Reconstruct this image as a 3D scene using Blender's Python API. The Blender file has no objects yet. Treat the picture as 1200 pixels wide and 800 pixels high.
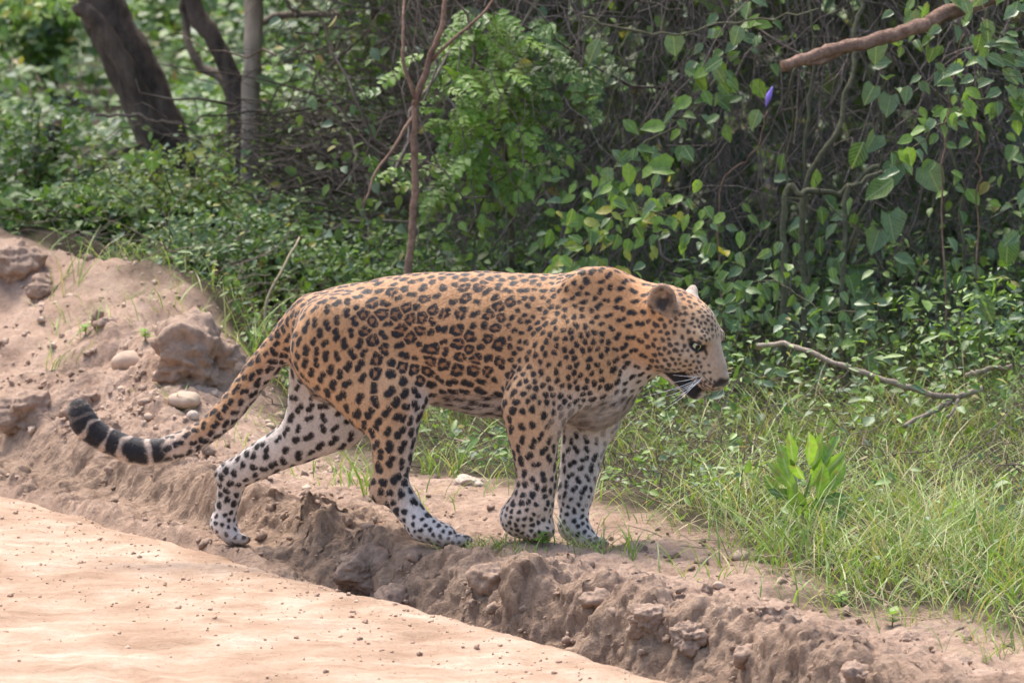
import bpy, math, random, os
import numpy as np
from mathutils import Vector, Matrix

# ------------------------------------------------------------------ camera, world, sun, exposure
SC = bpy.context.scene
COL = SC.collection
CAM = np.array([0.0, -14.0, 2.2]); TH = math.radians(6.8); FPX = 6364.0
cam = bpy.data.cameras.new('camera'); cam.sensor_width = 36.0; cam.lens = FPX / 1200 * 36
cam.clip_start = 0.5; cam.clip_end = 2000
cam.dof.use_dof = True; cam.dof.focus_distance = 13.95; cam.dof.aperture_fstop = 8.0
cam_o = bpy.data.objects.new('camera', cam); COL.objects.link(cam_o)
cam_o.location = CAM; cam_o.rotation_euler = (math.pi / 2 - TH, 0, 0)
SC.camera = cam_o

SUN_EL, SUN_AZ = math.radians(62), math.radians(-28)        # azimuth from +Y (behind the thicket), towards -X
world = bpy.data.worlds.new('World'); SC.world = world; world.use_nodes = True
wn = world.node_tree; wn.nodes.clear()
wo = wn.nodes.new('ShaderNodeOutputWorld'); wb = wn.nodes.new('ShaderNodeBackground'); ws = wn.nodes.new('ShaderNodeTexSky')
ws.sky_type = 'NISHITA'; ws.sun_disc = False; ws.sun_elevation = SUN_EL; ws.sun_rotation = SUN_AZ
ws.air_density = 1.0; ws.dust_density = 4.0; ws.ozone_density = 0.6
wb.inputs['Strength'].default_value = 0.15
wn.links.new(ws.outputs[0], wb.inputs[0]); wn.links.new(wb.outputs[0], wo.inputs[0])
sun = bpy.data.lights.new('sun', 'SUN'); sun.energy = 1.8; sun.angle = math.radians(28); sun.color = (1.0, 0.95, 0.88)
sun_o = bpy.data.objects.new('sun', sun); COL.objects.link(sun_o)
sdir = Vector((math.sin(SUN_AZ) * math.cos(SUN_EL), math.cos(SUN_AZ) * math.cos(SUN_EL), math.sin(SUN_EL)))
sun_o.rotation_euler = sdir.to_track_quat('Z', 'Y').to_euler(); sun_o.location = (0, 0, 20)
SC.view_settings.view_transform = 'Standard'; SC.view_settings.look = 'None'
SC.view_settings.exposure = 1.36; SC.view_settings.gamma = 1.0; SC.view_settings.use_curve_mapping = False
SC.cycles.use_denoising = True
SC.cycles.max_bounces = 6; SC.cycles.diffuse_bounces = 4; SC.cycles.transmission_bounces = 4; SC.cycles.transparent_max_bounces = 4

# ------------------------------------------------------------------ helpers
rng = np.random.default_rng(11)
CT, ST = math.cos(TH), math.sin(TH)

def at(px, py, Y):
    """point of the plane at depth Y seen in photo pixel (px, py)"""
    px, py, Y = np.broadcast_arrays(np.asarray(px, float), np.asarray(py, float), np.asarray(Y, float))
    u = (px - 600) / FPX; v = (py - 400) / FPX
    t = (Y + 14) / (CT - v * ST)
    return np.stack([u * t, Y, 2.2 + t * (-ST - v * CT)], -1)

def project(P):
    d = P - CAM
    dep = d[..., 1] * CT - d[..., 2] * ST
    up = d[..., 1] * ST + d[..., 2] * CT
    return 600 + FPX * d[..., 0] / dep, 400 - FPX * up / dep

def sstep(a, b, x):
    t = np.clip((x - a) / (b - a), 0, 1)
    return t * t * (3 - 2 * t)

def lerp(a, b, w):
    return a + (b - a) * w

def _hash(ix, iy, iz, seed):
    h = (ix.astype(np.int64) * 374761393 + iy.astype(np.int64) * 668265263 + iz.astype(np.int64) * 2147483647 + seed * 1274126177) & 0xffffffff
    h = ((h ^ (h >> 13)) * 1274126177) & 0xffffffff
    h = h ^ (h >> 16)
    return (h & 0xffff) / 65535.0

def vnoise(x, y, z=None, seed=0):
    x = np.asarray(x, float); y = np.asarray(y, float)
    z = np.zeros_like(x) if z is None else np.asarray(z, float)
    ix, iy, iz = np.floor(x), np.floor(y), np.floor(z)
    fx, fy, fz = x - ix, y - iy, z - iz
    fx, fy, fz = [f * f * (3 - 2 * f) for f in (fx, fy, fz)]
    ix, iy, iz = ix.astype(np.int64), iy.astype(np.int64), iz.astype(np.int64)
    r = 0
    for a in (0, 1):
        for b in (0, 1):
            w = (fx if a else 1 - fx) * (fy if b else 1 - fy)
            r = r + w * ((1 - fz) * _hash(ix + a, iy + b, iz, seed) + fz * _hash(ix + a, iy + b, iz + 1, seed))
    return r * 2 - 1

def worley(x, y, seed=0):
    ix, iy = np.floor(x).astype(np.int64), np.floor(y).astype(np.int64)
    f1 = np.full(x.shape, 9.0); f2 = f1.copy(); cid = np.zeros(x.shape)
    o = np.zeros_like(ix)
    for a in (-1, 0, 1):
        for b in (-1, 0, 1):
            cx, cy = ix + a, iy + b
            d = np.hypot(cx + _hash(cx, cy, o, seed) - x, cy + _hash(cx, cy, o, seed + 1) - y)
            n = d < f1
            f2 = np.where(n, f1, np.minimum(f2, d)); cid = np.where(n, _hash(cx, cy, o, seed + 2), cid); f1 = np.where(n, d, f1)
    return f1, f2, cid

def fbm(x, y, z=None, octv=4, seed=0, gain=0.5):
    r, a = 0, 1.0
    for o in range(octv):
        r = r + a * vnoise(x, y, z, seed + o * 17)
        x, y = x * 2.03 + 5.1, y * 2.03 - 3.7
        if z is not None: z = z * 2.03
        a *= gain
    return r

def mk_mesh(name, V, face_arrays, mat=None, col=None, smooth=True, normals=None):
    me = bpy.data.meshes.new(name)
    V = np.ascontiguousarray(V, np.float32)
    me.vertices.add(len(V)); me.vertices.foreach_set('co', V.ravel())
    face_arrays = [np.asarray(f, np.int32) for f in face_arrays if len(f)]
    idx = np.concatenate([f.ravel() for f in face_arrays])
    tot = np.concatenate([np.full(len(f), f.shape[1], np.int32) for f in face_arrays])
    start = np.concatenate([[0], np.cumsum(tot)[:-1]]).astype(np.int32)
    me.loops.add(len(idx)); me.loops.foreach_set('vertex_index', idx)
    me.polygons.add(len(tot)); me.polygons.foreach_set('loop_start', start); me.polygons.foreach_set('loop_total', tot)
    me.polygons.foreach_set('use_smooth', np.full(len(tot), smooth))
    me.update(calc_edges=True)
    if col is not None:
        a = me.attributes.new('Col', 'FLOAT_COLOR', 'POINT')
        c = np.ones((len(V), 4), np.float32); c[:, :3] = col
        a.data.foreach_set('color', c.ravel())
    if normals is not None:
        me.normals_split_custom_set_from_vertices(normals)
    if mat: me.materials.append(mat)
    return me

def link(name, data, parent=None, loc=None, kind=None):
    o = bpy.data.objects.new(name, data); COL.objects.link(o)
    if parent is not None: o.parent = parent
    if loc is not None: o.location = [float(v) for v in loc]
    if kind: o['kind'] = kind
    return o

def tag(o, label, cat, group=None):
    o['label'] = label; o['category'] = cat
    if group: o['group'] = group
    return o

def thing(name, loc, label, cat, group=None):
    return tag(link(name, None, loc=loc), label, cat, group)

def unit(v):
    v = np.asarray(v, float)
    return v / np.maximum(np.linalg.norm(v, axis=-1, keepdims=True), 1e-9)

class Soup:
    """collects pieces of one mesh"""
    def __init__(s): s.V = []; s.F = {}; s.C = []; s.n = 0
    def add(s, V, F, col=(0.5, 0.5, 0.5)):
        V = np.asarray(V, float)
        for f in (F if isinstance(F, list) else [F]):
            f = np.asarray(f)
            s.F.setdefault(f.shape[1], []).append(f + s.n)
        s.V.append(V); s.n += len(V)
        c = np.asarray(col, float)
        s.C.append(np.broadcast_to(c, (len(V), 3)))
    def mesh(s, name, mat, origin=(0, 0, 0), smooth=True):
        return mk_mesh(name, np.concatenate(s.V) - np.asarray(origin, float), [np.concatenate(f) for f in s.F.values()], mat, np.concatenate(s.C), smooth)

def resample(P, n):
    P = np.asarray(P, float)
    k = len(P)
    if k == 2:
        t = np.linspace(0, 1, n)[:, None]; return P[0] + (P[1] - P[0]) * t
    E = np.vstack([2 * P[0] - P[1], P, 2 * P[-1] - P[-2]])
    u = np.linspace(0, k - 1 - 1e-6, n); i = u.astype(int); t = (u - i)[:, None]
    a, b, c, d = E[i], E[i + 1], E[i + 2], E[i + 3]
    return 0.5 * (2 * b + (c - a) * t + (2 * a - 5 * b + 4 * c - d) * t ** 2 + (3 * b - a - 3 * c + d) * t ** 3)

def tube(P, r, sides=6, cap=True):
    P = np.asarray(P, float); n = len(P)
    r = np.broadcast_to(np.asarray(r, float), (n,))
    T = unit(np.gradient(P, axis=0))
    ref = np.array([0.3, 0.9, 0.1]) if abs(T[0] @ np.array([0.3, 0.9, 0.1])) < 0.85 else np.array([0.9, 0.1, 0.3])
    A = unit(np.cross(T, ref)); B = np.cross(T, A)
    an = np.arange(sides) / sides * 2 * math.pi
    V = P[:, None] + r[:, None, None] * (np.cos(an)[None, :, None] * A[:, None] + np.sin(an)[None, :, None] * B[:, None])
    V = V.reshape(-1, 3)
    i, j = np.meshgrid(np.arange(n - 1), np.arange(sides), indexing='ij')
    j2 = (j + 1) % sides
    F = np.stack([i * sides + j, i * sides + j2, (i + 1) * sides + j2, (i + 1) * sides + j], -1).reshape(-1, 4)
    Fs = [F]
    if cap:
        V = np.vstack([V, P[0], P[-1]])
        k = np.arange(sides); k2 = (k + 1) % sides
        Fs.append(np.vstack([np.stack([np.full(sides, n * sides), k2, k], -1), np.stack([np.full(sides, n * sides + 1), (n - 1) * sides + k, (n - 1) * sides + k2], -1)]))
    return V, Fs

# ------------------------------------------------------------------ materials
def nmat(name):
    m = bpy.data.materials.new(name); m.use_nodes = True
    nt = m.node_tree; b = nt.nodes['Principled BSDF']
    return m, nt, b

def node(nt, typ, **kw):
    n = nt.nodes.new(typ)
    for k, v in kw.items():
        if k in n.inputs.keys(): n.inputs[k].default_value = v
        else: setattr(n, k, v)
    return n

def ramp(nt, fac, stops):
    r = nt.nodes.new('ShaderNodeValToRGB'); nt.links.new(fac, r.inputs[0])
    e = r.color_ramp.elements
    while len(e) < len(stops): e.new(0.5)
    for k, (p, c) in enumerate(stops): e[k].position = p; e[k].color = (*c, 1)
    return r.outputs[0]

def mix(nt, fac, a, b, blend='MIX'):
    m = nt.nodes.new('ShaderNodeMix'); m.data_type = 'RGBA'; m.blend_type = blend
    for s, v in ((m.inputs[0], fac), (m.inputs[6], a), (m.inputs[7], b)):
        if hasattr(v, 'links'): nt.links.new(v, s)
        elif isinstance(v, (int, float)): s.default_value = v
        else: s.default_value = (*v, 1)
    return m.outputs[2]

def bump(nt, b, h, strength, dist, prev=None):
    n = nt.nodes.new('ShaderNodeBump'); n.inputs['Strength'].default_value = strength; n.inputs['Distance'].default_value = dist
    nt.links.new(h, n.inputs['Height'])
    if prev is not None: nt.links.new(prev, n.inputs['Normal'])
    nt.links.new(n.outputs[0], b.inputs['Normal'])
    return n.outputs[0]

def leaf_material(name, rough=0.45, trans=0.35, objrand=False, base=(0.09, 0.16, 0.03), alt=(0.05, 0.10, 0.03)):
    m, nt, b = nmat(name)
    if objrand:
        oi = node(nt, 'ShaderNodeObjectInfo')
        c = mix(nt, oi.outputs['Random'], base, alt)
    else:
        a = node(nt, 'ShaderNodeAttribute', attribute_name='Col'); c = a.outputs['Color']
    tc = node(nt, 'ShaderNodeTexCoord')
    no = node(nt, 'ShaderNodeTexNoise', Scale=90.0 if not objrand else 5.0, Detail=3.0); nt.links.new(tc.outputs['Object'], no.inputs['Vector'])
    c = mix(nt, 0.55, c, ramp(nt, no.outputs[0], [(0.3, (0.55, 0.55, 0.5)), (0.7, (1.35, 1.35, 1.2))]), 'MULTIPLY')
    if objrand:
        sx = node(nt, 'ShaderNodeSeparateXYZ'); nt.links.new(tc.outputs['Object'], sx.inputs[0])
        ab = node(nt, 'ShaderNodeMath', operation='ABSOLUTE'); nt.links.new(sx.outputs[1], ab.inputs[0])
        rib = ramp(nt, ab.outputs[0], [(0.0, (1, 1, 1)), (0.016, (1, 1, 1)), (0.034, (0, 0, 0))])
        sk = node(nt, 'ShaderNodeMath', operation='SUBTRACT'); nt.links.new(sx.outputs[0], sk.inputs[0]); nt.links.new(ab.outputs[0], sk.inputs[1])
        wv = node(nt, 'ShaderNodeMath', operation='PINGPONG'); wv.inputs[1].default_value = 0.075; nt.links.new(sk.outputs[0], wv.inputs[0])
        vein = ramp(nt, wv.outputs[0], [(0.0, (0.55, 0.55, 0.55)), (0.012, (0.45, 0.45, 0.45)), (0.026, (0, 0, 0))])
        c = mix(nt, rib, c, (0.30, 0.38, 0.16)); c = mix(nt, vein, c, (0.26, 0.35, 0.13))
        n9 = node(nt, 'ShaderNodeTexNoise', Scale=2.3, Detail=2.0); oi2 = node(nt, 'ShaderNodeObjectInfo'); ad = node(nt, 'ShaderNodeVectorMath', operation='ADD')
        nt.links.new(tc.outputs['Object'], ad.inputs[0]); nt.links.new(oi2.outputs['Location'], ad.inputs[1]); nt.links.new(ad.outputs[0], n9.inputs['Vector'])
        c = mix(nt, ramp(nt, n9.outputs[0], [(0.62, (0, 0, 0)), (0.72, (0.6, 0.6, 0.6))]), c, (0.20, 0.17, 0.07))
    nt.links.new(c, b.inputs['Base Color'])
    b.inputs['Roughness'].default_value = rough; b.inputs['Specular IOR Level'].default_value = 0.45
    t = node(nt, 'ShaderNodeBsdfTranslucent'); tcol = mix(nt, 0.5, c, (1.5, 1.6, 0.5), 'MULTIPLY'); nt.links.new(tcol, t.inputs['Color'])
    ms = node(nt, 'ShaderNodeMixShader'); ms.inputs[0].default_value = trans
    nt.links.new(b.outputs[0], ms.inputs[1]); nt.links.new(t.outputs[0], ms.inputs[2])
    nt.links.new(ms.outputs[0], nt.nodes['Material Output'].inputs['Surface'])
    return m

def bark_material(name, c1, c2, scale=30.0, stretch=0.25, bs=0.6):
    m, nt, b = nmat(name)
    tc = node(nt, 'ShaderNodeTexCoord'); mp = node(nt, 'ShaderNodeMapping'); mp.inputs['Scale'].default_value = (1, 1, stretch)
    nt.links.new(tc.outputs['Object'], mp.inputs[0])
    n1 = node(nt, 'ShaderNodeTexNoise', Scale=scale, Detail=6.0, Roughness=0.7); nt.links.new(mp.outputs[0], n1.inputs['Vector'])
    n2 = node(nt, 'ShaderNodeTexNoise', Scale=scale * 0.15, Detail=3.0); nt.links.new(tc.outputs['Object'], n2.inputs['Vector'])
    c = ramp(nt, n1.outputs[0], [(0.3, c1), (0.7, c2)])
    c = mix(nt, 0.6, c, ramp(nt, n2.outputs[0], [(0.35, (0.5, 0.5, 0.5)), (0.65, (1.25, 1.25, 1.2))]), 'MULTIPLY')
    nt.links.new(c, b.inputs['Base Color']); b.inputs['Roughness'].default_value = 0.85; b.inputs['Specular IOR Level'].default_value = 0.2
    bump(nt, b, n1.outputs[0], bs, 0.012)
    return m

M = {}
def build_materials():
    # bare earth of the bank: pink-brown, crumbly; litter where plants grow (attribute Col.r), raw cut face (Col.g)
    m, nt, b = nmat('bank_soil')
    tc = node(nt, 'ShaderNodeTexCoord'); a = node(nt, 'ShaderNodeAttribute', attribute_name='Col')
    sp = node(nt, 'ShaderNodeSeparateColor'); nt.links.new(a.outputs['Color'], sp.inputs[0])
    n1 = node(nt, 'ShaderNodeTexNoise', Scale=9.0, Detail=8.0, Roughness=0.65); nt.links.new(tc.outputs['Object'], n1.inputs['Vector'])
    n2 = node(nt, 'ShaderNodeTexNoise', Scale=60.0, Detail=6.0, Roughness=0.7); nt.links.new(tc.outputs['Object'], n2.inputs['Vector'])
    n3 = node(nt, 'ShaderNodeTexNoise', Scale=2.2, Detail=3.0); nt.links.new(tc.outputs['Object'], n3.inputs['Vector'])
    # scratches that run down the cut face
    mp = node(nt, 'ShaderNodeMapping'); mp.inputs['Rotation'].default_value = (0, 0, math.radians(-31)); mp.inputs['Scale'].default_value = (7, 75, 7)
    nt.links.new(tc.outputs['Object'], mp.inputs[0])
    n4 = node(nt, 'ShaderNodeTexNoise', Scale=1.0, Detail=4.0, Roughness=0.6); nt.links.new(mp.outputs[0], n4.inputs['Vector'])
    c = ramp(nt, n1.outputs[0], [(0.25, (0.30, 0.205, 0.152)), (0.5, (0.45, 0.325, 0.25)), (0.75, (0.55, 0.42, 0.335))])
    cut = ramp(nt, n4.outputs[0], [(0.25, (0.21, 0.145, 0.105)), (0.5, (0.345, 0.248, 0.182)), (0.75, (0.46, 0.345, 0.262))])
    c = mix(nt, sp.outputs[1], c, cut)
    c = mix(nt, 0.6, c, ramp(nt, n3.outputs[0], [(0.3, (0.78, 0.74, 0.72)), (0.7, (1.12, 1.08, 1.02))]), 'MULTIPLY')
    c = mix(nt, 0.5, c, ramp(nt, n2.outputs[0], [(0.3, (0.62, 0.6, 0.58)), (0.62, (1.15, 1.13, 1.1))]), 'MULTIPLY')
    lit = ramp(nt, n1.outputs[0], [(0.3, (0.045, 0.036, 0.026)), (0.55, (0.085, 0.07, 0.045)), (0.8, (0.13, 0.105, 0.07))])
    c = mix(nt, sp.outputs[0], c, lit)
    nt.links.new(c, b.inputs['Base Color']); b.inputs['Roughness'].default_value = 0.95; b.inputs['Specular IOR Level'].default_value = 0.1
    n5 = node(nt, 'ShaderNodeTexNoise', Scale=190.0, Detail=4.0, Roughness=0.7); nt.links.new(tc.outputs['Object'], n5.inputs['Vector'])
    p = bump(nt, b, n5.outputs[0], 0.8, 0.005); p = bump(nt, b, n2.outputs[0], 0.9, 0.014, p)
    p = bump(nt, b, n1.outputs[0], 0.5, 0.02, p)
    ml = node(nt, 'ShaderNodeMath', operation='MULTIPLY'); nt.links.new(n4.outputs[0], ml.inputs[0]); nt.links.new(sp.outputs[1], ml.inputs[1])
    bump(nt, b, ml.outputs[0], 0.8, 0.012, p)
    M['soil'] = m
    # road: packed pale sand
    m, nt, b = nmat('packed_sand')
    tc = node(nt, 'ShaderNodeTexCoord')
    n1 = node(nt, 'ShaderNodeTexNoise', Scale=5.0, Detail=8.0, Roughness=0.6); nt.links.new(tc.outputs['Object'], n1.inputs['Vector'])
    n2 = node(nt, 'ShaderNodeTexNoise', Scale=70.0, Detail=5.0, Roughness=0.75); nt.links.new(tc.outputs['Object'], n2.inputs['Vector'])
    mp = node(nt, 'ShaderNodeMapping'); mp.inputs['Rotation'].default_value = (0, 0, math.radians(59)); mp.inputs['Scale'].default_value = (1.2, 14, 1)
    nt.links.new(tc.outputs['Object'], mp.inputs[0])
    n3 = node(nt, 'ShaderNodeTexNoise', Scale=1.6, Detail=5.0); nt.links.new(mp.outputs[0], n3.inputs['Vector'])
    c = ramp(nt, n1.outputs[0], [(0.3, (0.275, 0.182, 0.122)), (0.5, (0.385, 0.275, 0.198)), (0.74, (0.50, 0.395, 0.315))])
    c = mix(nt, 0.5, c, ramp(nt, n3.outputs[0], [(0.3, (0.82, 0.76, 0.72)), (0.65, (1.12, 1.12, 1.12))]), 'MULTIPLY')
    c = mix(nt, 0.5, c, ramp(nt, n2.outputs[0], [(0.28, (0.6, 0.54, 0.5)), (0.5, (1.05, 1.04, 1.02))]), 'MULTIPLY')
    nt.links.new(c, b.inputs['Base Color']); b.inputs['Roughness'].default_value = 0.95; b.inputs['Specular IOR Level'].default_value = 0.1
    p = bump(nt, b, n2.outputs[0], 0.9, 0.008); bump(nt, b, n3.outputs[0], 0.5, 0.016, p)
    M['road'] = m
    # stones and clods
    for nm, c1, c2, sc in (('clod', (0.20, 0.137, 0.10), (0.41, 0.295, 0.22), 30.0), ('stone', (0.34, 0.24, 0.175), (0.55, 0.42, 0.32), 16.0), ('white_stone', (0.36, 0.285, 0.23), (0.56, 0.47, 0.39), 30.0), ('grit', (0.25, 0.15, 0.10), (0.62, 0.44, 0.32), 12.0)):
        m, nt, b = nmat(nm)
        tc = node(nt, 'ShaderNodeTexCoord')
        n1 = node(nt, 'ShaderNodeTexNoise', Scale=sc, Detail=7.0, Roughness=0.7); nt.links.new(tc.outputs['Object'], n1.inputs['Vector'])
        nt.links.new(ramp(nt, n1.outputs[0], [(0.3, c1), (0.7, c2)]), b.inputs['Base Color'])
        b.inputs['Roughness'].default_value = 0.9; b.inputs['Specular IOR Level'].default_value = 0.15
        bump(nt, b, n1.outputs[0], 0.7 if nm in ('clod', 'grit') else 0.25, 0.012)
        M[nm] = m
    M['leaf'] = leaf_material('foliage')
    M['grass'] = leaf_material('grass_blades', 0.5, 0.3)
    M['leaf_mid'] = leaf_material('creeper_leaf', 0.4, 0.3, True, (0.14, 0.24, 0.045), (0.07, 0.14, 0.045))
    M['leaf_grey'] = leaf_material('greyish_leaf', 0.35, 0.25, True, (0.16, 0.235, 0.13), (0.10, 0.175, 0.08))
    M['leaf_light'] = leaf_material('bright_leaf', 0.45, 0.4, True, (0.23, 0.37, 0.05), (0.14, 0.27, 0.045))
    M['leaf_yellow'] = leaf_material('yellow_leaf', 0.45, 0.4, True, (0.42, 0.36, 0.05), (0.25, 0.30, 0.05))
    M['bark_dark'] = bark_material('dark_bark', (0.045, 0.034, 0.028), (0.19, 0.14, 0.11))
    M['bark_pale'] = bark_material('pale_bark', (0.26, 0.20, 0.15), (0.50, 0.40, 0.31))
    M['bark_red'] = bark_material('reddish_bark', (0.15, 0.085, 0.06), (0.40, 0.26, 0.19), 45.0, 1.0, 0.9)
    M['twig'] = bark_material('dead_twig', (0.10, 0.08, 0.062), (0.24, 0.19, 0.15), 60.0, 1.0)
    M['tangle'] = bark_material('tangled_stems', (0.09, 0.075, 0.068), (0.27, 0.225, 0.195), 50.0, 1.0)
    M['vine'] = bark_material('vine_stem', (0.075, 0.075, 0.045), (0.20, 0.19, 0.12), 60.0, 1.0)
    M['pale_twig'] = bark_material('pale_dead_wood', (0.22, 0.17, 0.13), (0.44, 0.36, 0.29), 40.0, 1.0)
    M['straw'] = bark_material('straw', (0.34, 0.27, 0.16), (0.55, 0.46, 0.30), 50.0, 1.0, 0.2)
    # coat of the leopard and its hair
    for nm in ('coat', 'fur'):
        m, nt, b = nmat(nm)
        a = node(nt, 'ShaderNodeAttribute', attribute_name='Col')
        tc = node(nt, 'ShaderNodeTexCoord'); n1 = node(nt, 'ShaderNodeTexNoise', Scale=160.0, Detail=3.0); nt.links.new(tc.outputs['Object'], n1.inputs['Vector'])
        c = mix(nt, 0.5, a.outputs['Color'], ramp(nt, n1.outputs[0], [(0.3, (0.66, 0.65, 0.64)), (0.7, (1.22, 1.21, 1.2))]), 'MULTIPLY')
        nt.links.new(c, b.inputs['Base Color']); b.inputs['Roughness'].default_value = 0.65; b.inputs['Specular IOR Level'].default_value = 0.25
        if nm == 'coat':
            b.inputs['Sheen Weight'].default_value = 0.15; b.inputs['Sheen Roughness'].default_value = 0.5
            bump(nt, b, n1.outputs[0], 0.35, 0.004)
        M[nm] = m
    m, nt, b = nmat('eye'); b.inputs['Roughness'].default_value = 0.06
    tc = node(nt, 'ShaderNodeTexCoord'); sx = node(nt, 'ShaderNodeSeparateXYZ'); nt.links.new(tc.outputs['Object'], sx.inputs[0])
    dv = node(nt, 'ShaderNodeMath', operation='DIVIDE'); dv.inputs[1].default_value = 0.0135; nt.links.new(sx.outputs[0], dv.inputs[0])
    nt.links.new(ramp(nt, dv.outputs[0], [(0.0, (0.02, 0.018, 0.015)), (0.50, (0.02, 0.018, 0.015)), (0.56, (0.30, 0.31, 0.20)), (0.9, (0.48, 0.48, 0.31)), (0.945, (0.012, 0.012, 0.012))]), b.inputs['Base Color'])
    M['eye'] = m
    m, nt, b = nmat('whisker'); b.inputs['Base Color'].default_value = (0.85, 0.83, 0.8, 1); b.inputs['Roughness'].default_value = 0.4
    M['whisker'] = m
    m, nt, b = nmat('petal'); b.inputs['Base Color'].default_value = (0.30, 0.20, 0.70, 1); b.inputs['Roughness'].default_value = 0.5
    M['petal'] = m
build_materials()

# ------------------------------------------------------------------ ground: road, furrow, bank
P0 = np.array([-0.433, -0.21]); US = np.array([0.516, -0.857]); UN = np.array([0.857, 0.516]); ZR = -0.08
def st(x, y):
    dx, dy = x - P0[0], y - P0[1]
    return dx * US[0] + dy * US[1], dx * UN[0] + dy * UN[1]

def veg_edge(x):
    """depth behind which plants cover the earth"""
    return np.interp(x, [-9, -2.2, -1.4, -0.75, -0.55, -0.2, 0.1, 0.3, 0.48, 0.57, 0.63, 0.81, 1.2, 4, 9], [8, 5.0, 3.5, 2.2, 1.5, 1.0, 0.55, 0.25, -0.05, -0.3, -0.85, -1.2, -1.6, -5.2, -13])

FEET = []            # (x, y, z, radius) the ground is levelled here
def height(x, y, fine=True):
    x = np.asarray(x, float); y = np.asarray(y, float)
    s, t = st(x, y)
    t = t + 0.025 * fbm(s * 3.0, s * 0 + 0.5, octv=3, seed=5)
    wl = sstep(-0.15, -0.6, s)
    zf = lerp(-0.21, -0.066, wl)
    te = lerp(0.05, 0.11 + 0.075 * np.clip(-s - 0.55, 0, 3), wl) + 0.025 * fbm(s * 5, s * 0, octv=2, seed=9)
    tw = te + lerp(0.23, 0.11, wl) + 0.035 * fbm(s * 7, s * 0 + 3, octv=4, seed=19)
    zt = lerp(-0.004 + 0.035 * sstep(0.3, 0.8, s), 0.05, wl) + 0.030 * fbm(s * 9, s * 0 + 9, octv=4, seed=29, gain=.6)
    bench = 0.0 + 0.02 * fbm(x * 1.3, y * 1.3, octv=3, seed=31)
    # heap of spoil on the far left
    wm = sstep(-0.55, -1.25, x - 0.03 * y)
    heap = np.interp(t, [0.25, 0.45, 0.75, 1.1, 1.5, 2.4], [0.03, 0.10, 0.24, 0.36, 0.30, 0.10]) + 0.05 * fbm(x * 3.0, y * 3.0, octv=3, seed=37)
    bench = lerp(bench, heap, wm)
    bench = bench + np.clip(y - 2.5, 0, 40) * 0.012
    ridge = np.exp(-((t - tw) / 0.10) ** 2) * np.clip(zt - bench, 0, 1)
    top = bench + ridge
    wall = sstep(0, 1, (t - te) / np.maximum(tw - te, 0.02))
    z = lerp(zf, top, wall)
    face = np.exp(-((t - 0.5 * (te + tw)) / 0.13) ** 2)
    if fine:
        near = np.exp(-np.clip(t - 0.6, 0, 9) / 2.0)
        cl = fbm(x * 9, y * 9, octv=5, seed=41, gain=0.6)
        z = z + 0.0075 * near * (1 + 1.6 * wm) * (1 - face) * cl + near * (1 - face) * 0.006 * (0.4 - np.abs(vnoise(x * 30, y * 30, seed=57)))
        wx, wy = s + 0.03 * vnoise(x * 12, y * 12, seed=63), t + 0.03 * vnoise(x * 12, y * 12, seed=64)
        for cs, am, sd in ((0.15, 0.034, 3), (0.065, 0.026, 6), (0.026, 0.013, 8)):
            f1, f2, ci = worley(wx / cs, wy / cs * 0.8, sd)
            z = z + 0.24 * near * (0.4 + wm) * (1 - face) * am * ((ci - 0.42) - 0.75 * sstep(0.2, 0.0, f2 - f1) - 0.4 * f1)
        z = z + 0.0024 * near * fbm(x * 55, y * 55, octv=3, seed=67, gain=.7)
    # edge of the road, where the furrow starts
    z = lerp(np.minimum(ZR - 0.03, zf), z, sstep(0.0, 0.035, t))
    z = np.where(t < 0.0, -0.30, z)
    z = np.where(t < -11.0, -0.10 + 0.03 * fbm(x * 0.5, y * 0.5, octv=3, seed=71), z)
    for fx, fy, fz, fr in FEET:
        fx, fy = fx, fy - 0.03
        w = np.exp(-(((x - fx) ** 2 + (y - fy) ** 2) / fr ** 2) ** 1.5)
        z = z + w * np.where(t > 0.03, fz - z, 0)
    return z

def H(x, y):
    return height(x, y)

def prog(a, b, step, grow, far):
    """grid lines: even steps in [a, b], growing steps out to +-far"""
    core = np.arange(a, b + step / 2, step)
    up, dn, d, e = [], [], step * grow, b
    while e < far: e += d; up.append(e); d *= grow
    d, e = step * grow, a
    while e > -far: e -= d; dn.append(e); d *= grow
    return np.concatenate([dn[::-1], core, up])

FEET += [(*at(280, 634, 0.46)[:2], at(277, 639.5, 0.46)[2], 0.10), (*at(520, 636, 0.03)[:2], at(515, 641.5, 0.03)[2], 0.15),
         (*at(622, 632, -0.04)[:2], at(622, 633.5, -0.04)[2], 0.12), (*at(685, 640, 0.13)[:2], at(685, 645, 0.13)[2], 0.11)]

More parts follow.
